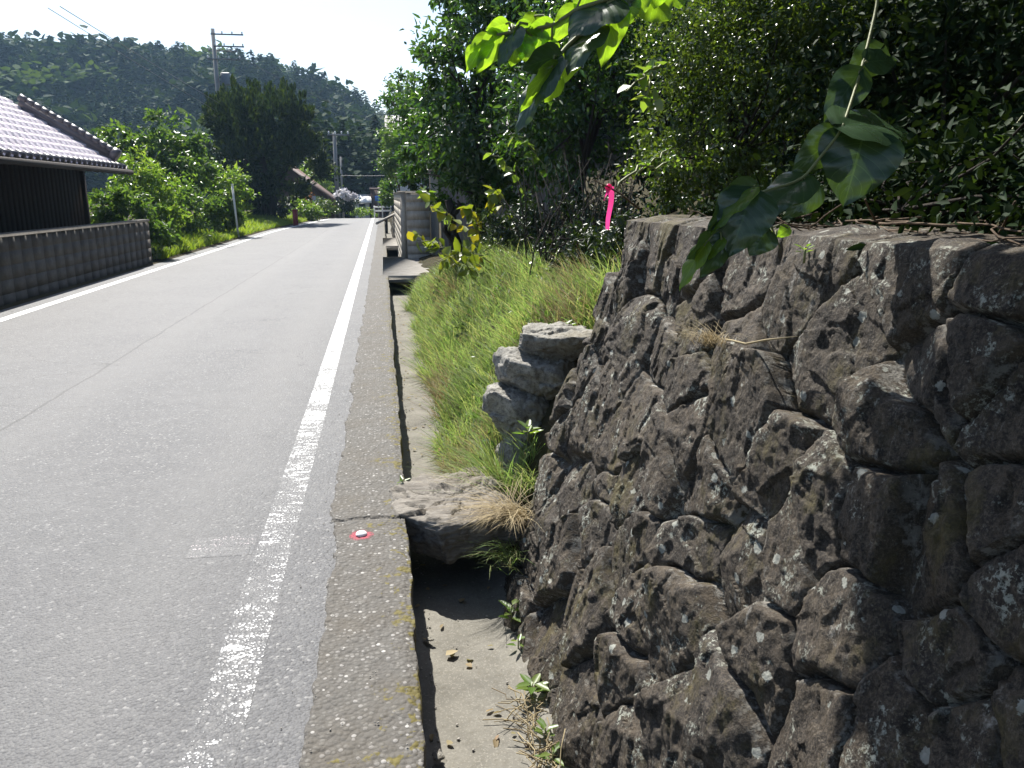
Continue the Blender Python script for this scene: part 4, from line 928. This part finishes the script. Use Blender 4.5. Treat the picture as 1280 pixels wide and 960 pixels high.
# bare dead stump/trunk by the fence and thin stems
t = tag(limbs(MB(), np.random.default_rng(7), (at(578, 296, 11.2)[0], 11.2, .3), [el(560, 250, 11.2, .2, .2, .2)], .11).build('bare_trunk', M['darkbark'], None, True), 'short dark bare trunk standing in the sunlit grass', 'trunk')
sr = np.random.default_rng(8); mb = MB()
for q in range(70):
    px = sr.uniform(650, 790); Y = sr.uniform(6.8, 9.5); b = at(px, 345, Y); zb = float(bank_z(np.array(b[0]), np.array(Y)))
    h = sr.uniform(.5, 1.2); lx, ly = sr.normal(0, .16, 2); mb.tube([(b[0], Y, zb-.03), (b[0]+lx*.4, Y+ly*.4, zb+h*.5), (b[0]+lx*1.3, Y+ly, zb+h)], [.008, .006, .003], 5)
tag(mb.build('stem_thicket', M['darkbark']), 'thicket of thin bare upright stems in the shade behind the grass', 'stems', None, 'stuff')

# yellowing broad leaved climber
def climber(name, label, seed, arcs, L, mat, n, cat='climber', asp=.8):
    rng = np.random.default_rng(seed); t = thing(name, label, cat, arcs[0][0]); sm = MB(); lm = MB()
    for a, b, s_ in arcs:
        k = np.linspace(0, 1, 12)[:, None]; P = np.array(a)+(np.array(b)-np.array(a))*k; P[:, 2] += s_*4*(k*(1-k))[:, 0]; P += rng.normal(0, .012, P.shape); part(MB().tube(P, np.linspace(.008, .003, 12), 5), 'stem', M['stem'], t, True)
        u = rng.random(n); c = np.array(a)+(np.array(b)-np.array(a))*u[:, None]; c[:, 2] += s_*4*u*(1-u)
        D = rdir(rng, n)+np.array((-.3, -.1, -.25)); N = rdir(rng, n)*.7+np.array((0, -.2, 1)); leaves(lm, c+rdir(rng, n)*.03, D, N, L*(.6+.8*rng.random(n)), L*asp*(.7+.5*rng.random(n)), .2, .25)
    part(lm, 'leaves', M[mat], t); return t
climber('climber', 'yellow green broad leaved climber arching out over the grass', 151, [(at(600, 330, 8.8), at(535, 255, 8.9), .15), (at(590, 340, 8.4), at(515, 300, 8.3), .1), (at(600, 300, 9), at(585, 260, 8.8), .1), (at(620, 330, 8.4), at(545, 330, 7.9), .12), (at(640, 300, 9), at(615, 240, 8.9), .1)], .13, 'lf_kudzu', 22)
climber('climber', 'green broad leaved climber hanging among evergreen boughs', 152, [(at(660, 250, 9), at(610, 190, 8.8), .1), (at(690, 230, 9), at(640, 170, 8.8), .1), (at(560, 280, 10), at(525, 240, 10), .1)], .11, 'lf_bright', 16)
climber('climber', 'small spray of bright leaves beside the hedge', 153, [(at(825, 80, 4), at(785, 118, 3.9), .03), (at(815, 85, 4), at(808, 130, 3.9), .02)], .085, 'lf_bright', 8)
climber('climber', 'thin arching sprig of tiny leaves right of the pink ribbon', 154, [(at(770, 235, 4.4), at(850, 190, 4.8), .05), (at(800, 215, 4.6), at(870, 205, 4.8), .03)], .03, 'lf_bright', 40)

# ================================================================== GRASS
def blades(mb, rng, P, H, W, lean, dirs, curl=.6):
    n = len(P); d = unit(dirs); side = np.stack([-d[:, 1], d[:, 0], np.zeros(n)], 1); V = []
    tl = rng.random(n)*2*PI; sd2 = unit(side*np.cos(tl)[:, None]+d*np.sin(tl)[:, None]*.6)
    for k, wd in ((0, .8), (.4, 1.0), (.75, .65), (1.0, 0)):
        out = lean*(k*k*(1-curl)+curl*k**1.5); up = k-.35*curl*k**2.5*np.clip(lean*1.6, 0, 1.6)
        c = P+d*(H*out)[:, None]+np.array((0, 0, 1.))*(H*up)[:, None]
        if wd > 0: V += [c-sd2*(W*wd/2)[:, None], c+sd2*(W*wd/2)[:, None]]
        else: V += [c]
    V = np.stack(V, 1).reshape(-1, 3); b = np.arange(n)[:, None]*7
    mb.add(V, np.concatenate([b+np.array([[0, 1, 3, 2]]), b+np.array([[2, 3, 5, 4]])]), b+np.array([[4, 5, 6]]))
    return mb
gr = np.random.default_rng(61)
n = 85000; gy2 = 4.05+10.5*gr.random(n)**1.7; gx2 = .34+gr.random(n)**1.25*np.interp(gy2, [4, 5, 7, 15], [.55, 1.3, 2.0, 2.4])
den = vnoise(gx2*4, gy2*4, 63); keep = den+gr.normal(0, .15, n) > .3
keep &= ~((gy2 < 4.65) & (gx2 > .62)) & ~((gx2 > 1.5) & (gy2 > 5.3) & (gy2 < 9)) & (gx2 > .35+.12*vnoise(gy2*3, gy2*0, 64))
gx2 = gx2[keep]; gy2 = gy2[keep]; n = len(gx2)
P = np.stack([gx2, gy2, bank_z(gx2, gy2)-.02], 1); dirs = gr.normal(size=(n, 3))*np.array((1, 1, 0))+np.array((-.75, -.1, 0))+np.stack([(vnoise(gx2*3, gy2*3, 67)-.5)*2.6, (vnoise(gx2*3, gy2*3, 68)-.5)*2.6, gx2*0], 1); patch = vnoise(gx2*2.2, gy2*2.2, 65)
hb_ = (.09+.24*gr.random(n)**1.6)*(.45+1.1*patch); wb_ = .0028+.0025*gr.random(n)+gy2*.0003; lb_ = .2+1.0*gr.random(n)
dry = (vnoise(gx2*2.6, gy2*1.6, 69)+smooth(.75, .4, gx2)*.2+gr.normal(0, .09, n)) > .8
for sel, mt, lb in ((~dry, 'grass', 'feathery sunlit green grass covering the bank beside the ditch'), (dry, 'deadgrass', 'straw coloured dying grass in patches along the ditch edge')):
    tag(blades(MB(), gr, P[sel], hb_[sel], wb_[sel], lb_[sel], dirs[sel]).build('grass', M[mt]), lb, 'grass', None, 'stuff')
n = 30000; yy = 20.5+30*gr.random(n)**1.3; dd = gr.random(n)**1.3*3.2; xx2 = left_edge(yy)-.28-dd
P = np.stack([xx2, yy, verge_z(xx2, yy)-.03], 1); dirs = gr.normal(size=(n, 3))*np.array((1, 1, 0))
tag(blades(MB(), gr, P, (.12+.22*gr.random(n))*(.5+vnoise(xx2, yy, 66)), .012+.008*gr.random(n), .2+.7*gr.random(n), dirs).build('grass', M['grass2']), 'bright mown grass verge along the left side of the road', 'grass', None, 'stuff')
# broad leaved weeds and taller seed stems among the grass
n = 1500; k = 90; cy_ = 4.3+9*gr.random(k)**1.4; cx_ = .5+gr.random(k)*np.interp(cy_, [4, 5, 7, 15], [.2, .8, 1.3, 1.6]); i = gr.integers(0, k, n)
wx2 = cx_[i]+gr.normal(0, .05, n); wy2 = cy_[i]+gr.normal(0, .06, n); ok = ~((wy2 < 4.7) & (wx2 > .6)); wx2, wy2 = wx2[ok], wy2[ok]; n = len(wx2)
tag(leaves(MB(), np.stack([wx2, wy2, bank_z(wx2, wy2)+.04+.16*gr.random(n)], 1), gr.normal(size=(n, 3))+np.array((0, 0, .2)), gr.normal(size=(n, 3))*.6+np.array((0, 0, 1.)), .025+.045*gr.random(n), .015+.025*gr.random(n)).build('weeds', M['lf_mid']), 'broad leaved weeds mixed through the bank grass', 'weeds', None, 'stuff')
def tuft(name, label, pos, n, h, mat, r, seed, down=0, bias=(0, 0, 0), lean=(.3, 1.1), wd=.004):
    rng = np.random.default_rng(seed); P = np.array(pos)+rng.normal(size=(n, 3))*np.array((r, r, r*.25)); dirs = rng.normal(size=(n, 3))*np.array((1, 1, 0))+np.array(bias)
    o = blades(MB(), rng, P, h*(.5+.8*rng.random(n)), np.full(n, wd), lean[0]+(lean[1]-lean[0])*rng.random(n)+down, dirs, .9 if down else .6).build(name, M[mat]); return tag(o, label, 'grass tuft')
tuft('grass_tuft', 'drooping dry grass tuft over the right end of the slab', (.585, 3.62, -.03), 330, .19, 'straw', .05, 71, 1.0, (-.9, -.7, 0), wd=.0035)
tuft('grass_tuft', 'green grass tuft hanging into the ditch under the slab', (.55, 3.45, -.17), 130, .16, 'grass', .05, 72, .5, (-.9, -.5, 0))
tuft('grass_tuft', 'green grass tuft growing between stone block and wall end', (.72, 4.0, -.05), 380, .22, 'grass', .06, 73, .1, (-.2, -.5, 0))
tuft('grass_tuft', 'tall grass tuft in front of the rounded pale boulder', (.74, 4.12, .06), 90, .25, 'grass', .04, 74)
tuft('grass_tuft', 'spiky grass tuft on the bank behind the wall end', (1.32, 5.0, .70), 420, .27, 'grass', .12, 75)
# weeds
def weed(label, pos, n, L, seed, h=.05):
    rng = np.random.default_rng(seed); t = thing('weed', label, 'weed', pos); a = np.arange(n)*2.4+rng.random(n); P = np.array(pos)+np.stack([np.cos(a)*.008, np.sin(a)*.008, h*np.linspace(.2, 1, n)], 1)
    D = np.stack([np.cos(a), np.sin(a), .25+.5*rng.random(n)], 1); lm = leaves(MB(), P, D, np.tile((0, 0, 1.), (n, 1))-D*.2, L*(.7+.5*rng.random(n)), L*.45, .2, .2)
    part(lm, 'leaves', M['lf_bright'], t); part(MB().tube([np.array(pos)-np.array((0, 0, .02)), np.array(pos)+np.array((0, 0, h))], .003, 5), 'stem', M['stem'], t)
for i, (px, py, z, n, L, lb) in enumerate([(643, 775, -.30, 9, .065, 'upright weed at wall foot just past the slab'), (652, 806, -.31, 6, .045, 'tiny weed at wall foot, second from the slab'), (676, 862, -.30, 11, .07, 'largest weed rosette at the wall foot'),
                                           (690, 918, -.31, 7, .05, 'small weed below the largest rosette at wall foot'), (698, 948, -.31, 6, .05, 'weed at wall foot nearest the picture edge')]):
    c = atz(px, py, z); weed(lb, (min(c[0], .49), c[1], z-.02), n, L, 160+i, .05 if i else .09)
c = atz(503, 608, .0); weed('sprig growing from the kerb edge by the slab', (.055, c[1], -.01), 8, .04, 170, .05)
c = at(660, 538, 4.0); weed('bright broad leaved weed beside the squared stone block', (c[0], 4.0, c[2]-.04), 9, .07, 171, .06)
c = at(705, 412, 4.6); weed('bright weed on top of the flat stone', (c[0], 4.62, c[2]-.03), 9, .08, 172, .05)
# straw at the wall foot and dry litter on the wall top
def sticks(mb, rng, n, cen, ext, L, r, flat=.25):
    for q in range(n):
        p = np.array(cen)+rng.uniform(-1, 1, 3)*np.array(ext); d = rdir(rng, 1)[0]*np.array((1, 1, flat)); d[1] *= 1.6; k = np.linspace(-.5, .5, 6)[:, None]
        mb.tube(p+unit(d)*L*rng.uniform(.5, 1.3)*k+rng.normal(0, L*.035, (6, 3))*np.array((1, 1, .3)), r*rng.uniform(.6, 1.2), 5)
    return mb
kr2 = np.random.default_rng(77)
tag(sticks(MB(), kr2, 70, (.47, 2.30, -.315), (.045, .33, .02), .24, .0022, .3).build('dry_straw', M['straw']), 'pale dead straw lying at the foot of the wall', 'straw', None, 'stuff')
tag(sticks(MB(), kr2, 110, (1.36, 2.0, 1.42), (.2, 1.3, .02), .24, .0025, .2).build('leaf_litter', M['twig']), 'dry twigs and litter lying along the wall top', 'litter', None, 'stuff')
def wallp(px, py, o=.05):
    y, tt_ = wall_pt(px, py); return np.array((.5+.33*tt_-o, y, -.35+tt_+o*.2))
tag(MB().tube([wallp(928, 428), wallp(945, 431, .07), wallp(966, 436, .075), wallp(985, 430, .06), wallp(1016, 424, .04)], [.0025, .003, .003, .0028, .001], 6).build('dry_root', M['straw']), 'thin pale dry root dangling across the wall face', 'root')

for i, (px, py, lb) in enumerate([(985, 300, 'tiny leafy sprig rooted under the wall top by the hanging leaves'), (1022, 322, 'tiny leafy sprig on the wall face below the first sprig')]): p_ = wallp(px, py, .035); weed(lb, p_, 8, .022, 180+i, .02)
p_ = wallp(905, 432, .03); tuft('moss_tuft', 'wispy dry moss hanging from a joint in the wall', p_, 160, .075, 'straw', .022, 185, 1.2, (-.6, -.2, 0), wd=.0013)
# grit and dead leaves gathered along the kerb and in the ditch
def grit(name, label, P, sz, mat, seed):
    rng = np.random.default_rng(seed); n = len(P); o = np.array([(1, 0, 0), (0, 1, 0), (-1, 0, 0), (0, -1, 0), (.2, .1, .8), (-.1, .1, -.7)], float)
    V = P[:, None, :]+(o[None]*rng.uniform(.6, 1.3, (n, 6, 1)))*sz[:, None, None]; f = np.array([(0, 1, 4), (1, 2, 4), (2, 3, 4), (3, 0, 4), (1, 0, 5), (2, 1, 5), (3, 2, 5), (0, 3, 5)])
    tag(MB().add(V.reshape(-1, 3), (f[None]+(np.arange(n)*6)[:, None, None]).reshape(-1, 3)).build(name, M[mat]), label, 'grit', None, 'stuff')
gg = np.random.default_rng(90); n = 700; yy = 1.2+9*gg.random(n)**1.5
xk = np.where(gg.random(n) < .5, -.31+gg.normal(0, .035, n), gg.uniform(-.3, .03, n)); grit('gravel', 'loose grit scattered along the kerb strip', np.stack([xk, yy, np.where(xk > -.29, .018, .004)], 1), .0012+.0035*gg.random(n)**3, 'slabconc', 91)
n = 700; yy = 1.2+10*gg.random(n)**1.4; xd = gg.uniform(.08, .5, n); xd = np.where(gg.random(n) < .5, .1+.05*gg.random(n), xd); grit('gravel', 'loose grit on the ditch floor', np.stack([xd, yy, -.345+fbm(xd*5, yy*5, 31, 4)*.02+smooth(.4, .6, xd)*.05*(yy < 4)], 1), .002+.006*gg.random(n)**3, 'slabconc', 92)
n = 150; yy = 1.5+12*gg.random(n)**1.4; xd = gg.uniform(.1, .5, n); tag(leaves(MB(), gg, 0, 0, 0, 0) if False else leaves(MB(), np.stack([xd, yy, -.338+fbm(xd*5, yy*5, 31, 4)*.02+smooth(.4, .6, xd)*.05*(yy < 4)], 1), gg.normal(size=(n, 3))*np.array((1, 1, .15)), np.tile((0, .1, 1.), (n, 1))+gg.normal(size=(n, 3))*.25, .02+.03*gg.random(n), .012+.018*gg.random(n)).build('leaf_litter', M['deadgrass']), 'small dead leaves scattered over the ditch floor', 'litter', None, 'stuff')

# ================================================================== PINK RIBBON
rbx = at(760, 236, 4.2)
t = thing('ribbon', 'bright pink marking ribbon tied to a twig above the wall end', 'ribbon', rbx)
def rib(p, q, w, tw, seed):
    rng = np.random.default_rng(seed); k = np.linspace(0, 1, 14); c = p+(q-p)*k[:, None]; a_ = tw*k+.3; s_ = np.stack([np.cos(a_), np.sin(a_)*.7, .15*np.sin(k*5)], 1)*w/2; c = c+np.stack([np.sin(k*6)*.006, np.cos(k*5)*.008, 0*k], 1)
    A = c-s_; B = c+s_; return MB().grid(np.stack([A[:, 0], B[:, 0]], 1), np.stack([A[:, 1], B[:, 1]], 1), np.stack([A[:, 2], B[:, 2]], 1))
part(rib(at(764, 233, 4.2), at(760, 287, 4.19), .036, .5, 1), 'tail', M['ribbon'], t, True)
part(rib(at(760, 234, 4.2), at(756, 251, 4.17), .034, 1.4, 2), 'short_tail', M['ribbon'], t, True)
u, v = np.meshgrid(np.linspace(0, 2*PI, 16), np.linspace(0, 2*PI, 9), indexing='ij'); c = at(761, 234, 4.2)
part(MB().grid(c[0]+(.011+.007*np.cos(v))*np.cos(u), c[1]+.008*np.sin(v), c[2]+(.011+.007*np.cos(v))*np.sin(u)), 'knot', M['ribbon'], t, True)
tag(MB().tube([at(800, 262, 4.35), at(775, 242, 4.22), at(761, 234, 4.2), at(740, 224, 4.15)], [.006, .005, .004, .002], 6).build('twig', M['twig']), 'bare twig the pink ribbon is tied to', 'twig')

# ================================================================== HANGING VINES WITH BIG LEAVES
def bigleaf(acc, b, tip, wpx, Y0, Y1, roll=0.0, cup=.25, curl=.2, heart=1.0):
    B = at(*b, Y0); T = at(*tip, Y1); ax = T-B; L = np.linalg.norm(ax); d = ax/L
    view = unit((B+T)/2-np.array((0, 0, CH))); s_ = unit(np.cross(d, view)); nrm = np.cross(s_, d)
    s2 = s_*math.cos(roll)+nrm*math.sin(roll); n2 = -s_*math.sin(roll)+nrm*math.cos(roll)
    if n2[2] < 0: n2 = -n2
    W = .98*wpx/F*np.linalg.norm((B+T)/2-np.array((0, 0, CH)))/max(.35, abs(math.cos(roll)))
    nt, nu = 17, 9; tt_ = np.linspace(0, 1, nt); uu = np.linspace(-1, 1, nu); Tt, Uu = np.meshgrid(tt_, uu, indexing='ij')
    prof_ = np.sin(PI*np.clip(Tt, 0, 1)**.62)**.8*(1-.25*Tt)*1.08; prof_[0] = .05; prof_[-1] = 0
    lob = -heart*.16*np.abs(Uu)**1.2*(1-Tt)**2.5*(np.abs(Uu) > .05)
    wob = .02*np.sin(Tt*19+Uu*3)*np.abs(Uu)
    h = cup*.5*np.abs(Uu)*prof_*W/L-curl*(Tt**2)+.02*np.sin(Tt*14)*np.abs(Uu)**1.5+wob-.12*(Uu**2)*prof_*W/L
    Pp = B+d*((Tt+lob)*L)[..., None]+s2*(Uu*prof_*W/2)[..., None]+n2*(h*L)[..., None]
    mb, us, ts = acc; mb.grid(Pp[..., 0], Pp[..., 1], Pp[..., 2]); us.append(Uu.ravel()); ts.append(Tt.ravel())
def vine(name, label, cat, stems, lv):
    t = thing(name, label, cat, stems[0][0][0])
    for pts, r0, r1 in stems:
        P = np.array(pts); k = np.linspace(0, len(P)-1, 44); P2 = np.stack([np.interp(k, np.arange(len(P)), P[:, q]) for q in range(3)], 1)
        for _ in range(2): P2[1:-1] = (P2[:-2]+2*P2[1:-1]+P2[2:])/4
        part(MB().tube(P2, np.linspace(r0, r1, 44), 8), 'stem', M['stem'], t, True)
    for mname, grp in lv:
        acc = (MB(), [], [])
        for q in grp:
            bigleaf(acc, *q[:5], **(q[5] if len(q) > 5 else {}))
            sp = at(*q[0], q[3])
            alls = np.concatenate([np.array(p_) for p_, _, _ in stems]); nr = alls[np.argmin(np.linalg.norm(alls-sp, axis=1))]
            if .004 < np.linalg.norm(nr-sp) < .12: part(MB().tube([nr, (nr+sp)/2+np.array((0, 0, .008)), sp], .0018, 5), 'leaf_stalk', M['stem'], t, True)
        mb = acc[0]; base = np.array(t.location)
        for i in range(len(mb.v)): mb.v[i] = mb.v[i]-base
        mb.build('leaves', M[mname], t, True, {'leaf_u': np.concatenate(acc[1]), 'leaf_t': np.concatenate(acc[2])})
    return t
y = 1.68
vine('hanging_vine', 'hanging vine with large glossy heart shaped leaves over the wall top', 'vine',
     [([np.array((1.3, 1.6, 3.05)), np.array((1.2, 1.8, 2.5)), at(1100, -30, 1.9), at(1096, 10, 1.88), at(1078, 83, 1.8), at(1053, 162, y), at(1024, 198, y), at(1002, 226, y), at(940, 243, y-.02), at(899, 291, y-.04)], .0045, .0025), ([at(940, 243, y-.02), at(965, 285, y), at(975, 310, y)], .0025, .0015)],
     [('lf_big', [((1055, 156), (1144, 148), 44, y, y+.03, dict(roll=1.0)), ((1078, 172), (1058, 254), 92, y, y-.03, dict(roll=.15, cup=.5)), ((1043, 170), (996, 214), 46, y+.02, y+.01, dict(roll=.3)),
                  ((1006, 224), (948, 262), 42, y, y-.04, dict(roll=-.7)), ((938, 236), (876, 288), 42, y-.02, y-.03, dict(roll=.4)), ((938, 245), (914, 318), 74, y-.04, y-.07, dict(roll=.1, cup=.4)),
                  ((1022, 236), (985, 272), 34, y+.02, y, dict(roll=.3)), ((905, 288), (849, 319), 28, y-.03, y-.05, dict(roll=.8)), ((907, 298), (880, 348), 32, y-.04, y-.06, dict(roll=.5)), ((958, 290), (938, 318), 40, y, y-.01),
                  ((1073, 92), (1034, 148), 44, y+.1, y+.08), ((1085, 78), (1125, 70), 30, y+.12, y+.12, dict(roll=.6)), ((1062, 110), (1040, 125), 30, y+.1, y+.1), ((1100, 62), (1060, 100), 40, y+.15, y+.15)]),
      ('lf_bigbright', [((880, 308), (845, 357), 22, y-.05, y-.07, dict(roll=-.7)), ((940, 240), (885, 282), 16, y-.05, y-.06, dict(roll=-.9)), ((985, 285), (972, 296), 16, y, y), ((902, 300), (884, 322), 16, y-.05, y-.06, dict(roll=-.6))])])
vine('hanging_vine', 'dim vine spray in the shade at the right picture edge', 'vine', [([np.array((2.3, 2.0, 3.0)), np.array((2.15, 2.2, 2.3)), at(1290, 130, 2.2), at(1240, 195, 2.15), at(1185, 240, 2.1)], .004, .002)],
     [('lf_big', [((1245, 190), (1195, 215), 34, 2.15, 2.1, dict(roll=.5)), ((1220, 205), (1180, 248), 26, 2.1, 2.08, dict(roll=.3)), ((1262, 175), (1280, 225), 40, 2.15, 2.12), ((1250, 190), (1225, 165), 34, 2.15, 2.15)])])
y = 1.3
vine('leafy_branch', 'sunlit branch of big pale green leaves reaching in from above', 'branch',
     [([np.array((.95, 1.35, 2.95)), np.array((.75, 1.4, 2.4)), at(900, -60, 1.4), at(860, -8, 1.36), at(766, -4, y), at(740, 30, y), at(706, 60, y), at(690, 82, y-.02), at(660, 120, y-.03)], .006, .002), ([at(766, -4, y), at(720, 12, y), at(690, 32, y), at(640, 40, y), at(608, 46, y), at(590, 56, y)], .004, .0015)],
     [('lf_big', [((763, 2), (711, 34), 44, y, y-.04, dict(roll=-.9)), ((743, 36), (705, 82), 34, y, y-.04, dict(roll=-.9)), ((696, 70), (650, 84), 36, y-.02, y-.02, dict(roll=.3)), ((693, 80), (636, 158), 30, y-.02, y-.05, dict(roll=-.8)), ((645, 37), (620, 78), 26, y, y-.02, dict(roll=-.7)), ((782, -14), (768, 16), 34, y, y)]),
      ('lf_bigbright', [((623, 43), (600, 90), 28, y, y-.02, dict(roll=.3)), ((677, 40), (669, 66), 22, y, y), ((648, 50), (637, 84), 30, y, y, dict(roll=.2)), ((720, 60), (700, 105), 30, y, y-.02), ((735, -8), (722, 24), 30, y, y), ((798, -16), (806, 18), 30, y, y), ((668, 20), (655, 46), 22, y+.02, y), ((652, 52), (668, 84), 24, y, y), ((700, 100), (676, 128), 22, y-.02, y-.03, dict(roll=.5)), ((632, 30), (606, 38), 20, y, y), ((825, -20), (818, 10), 30, y, y), ((750, 10), (735, 60), 30, y+.02, y), ((640, 35), (612, 62), 24, y+.02, y), ((595, 60), (584, 84), 20, y, y), ((770, 6), (753, 79), 40, y, y-.02), ((782, 0), (788, 31), 34, y, y), ((813, -3), (838, 26), 44, y+.03, y+.02), ((690, 50), (681, 69), 24, y, y), ((689, 33), (657, 38), 24, y, y), ((718, 12), (690, 52), 28, y, y-.01), ((608, 47), (585, 87), 24, y, y-.02), ((665, 45), (655, 66), 18, y, y), ((690, 84), (642, 140), 20, y-.03, y-.04, dict(roll=.5)), ((730, 20), (716, 52), 26, y+.03, y+.02), ((845, -20), (850, 12), 36, y+.05, y+.05), ((660, 30), (640, 50), 20, y, y)])])

# ================================================================== AIR, LIGHT, CAMERA
if HAZE:
    hb = MB().box((-520, -130, -7.5), (520, 520, 66)); t_ = NT('haze_air'); pv = t_.n('ShaderNodeVolumePrincipled'); pv.inputs['Color'].default_value = (.45, .7, 1, 1); pv.inputs['Density'].default_value = HAZE_D; pv.inputs['Anisotropy'].default_value = .35
    t_.l(pv.outputs[0], t_.out.inputs['Volume']); tag(hb.build('haze', t_.m), 'thin bluish air between the viewer and far ridge', 'haze', None, 'stuff')
AZ, EL = 16.0, 54.0
sdir = (-math.sin(rad(AZ))*math.cos(rad(EL)), math.cos(rad(AZ))*math.cos(rad(EL)), math.sin(rad(EL)))
from mathutils import Vector, Matrix
L = bpy.data.lights.new('sun', 'SUN'); L.energy = SUN; L.angle = rad(.5); L.color = (1, .96, .89); lo = bpy.data.objects.new('sun', L); COL.objects.link(lo)
lo.rotation_euler = Vector([-c for c in sdir]).to_track_quat('-Z', 'Y').to_euler()
W = bpy.data.worlds.new('World'); S.world = W; W.use_nodes = True; wt_n = W.node_tree; bg = wt_n.nodes['Background']
sk = wt_n.nodes.new('ShaderNodeTexSky'); sk.sky_type = 'NISHITA'; sk.sun_disc = False; sk.sun_elevation = rad(EL); sk.sun_rotation = rad(360-AZ); sk.dust_density = 1.3; sk.air_density = 1.0; sk.ozone_density = 1.0
wt_n.links.new(sk.outputs[0], bg.inputs[0]); bg.inputs[1].default_value = SKY
cam = bpy.data.cameras.new('camera'); co = bpy.data.objects.new('camera', cam); COL.objects.link(co); S.camera = co
cam.sensor_fit = 'HORIZONTAL'; cam.sensor_width = 36; cam.lens = 36*F/1280; cam.clip_end = 3000; cam.clip_start = .05; co.location = (0, 0, CH)
fw = Vector(ray(640, 480)).normalized(); co.rotation_euler = fw.to_track_quat('-Z', 'Y').to_euler()
vs = S.view_settings; vs.view_transform = 'Standard'; vs.look = 'None'; vs.exposure = EXPO; vs.gamma = 1; vs.use_curve_mapping = False
S.cycles.max_bounces = 8; S.cycles.diffuse_bounces = 3; S.cycles.transparent_max_bounces = 8; S.cycles.volume_bounces = 0; S.cycles.use_denoising = True; S.cycles.caustics_reflective = False; S.cycles.caustics_refractive = False
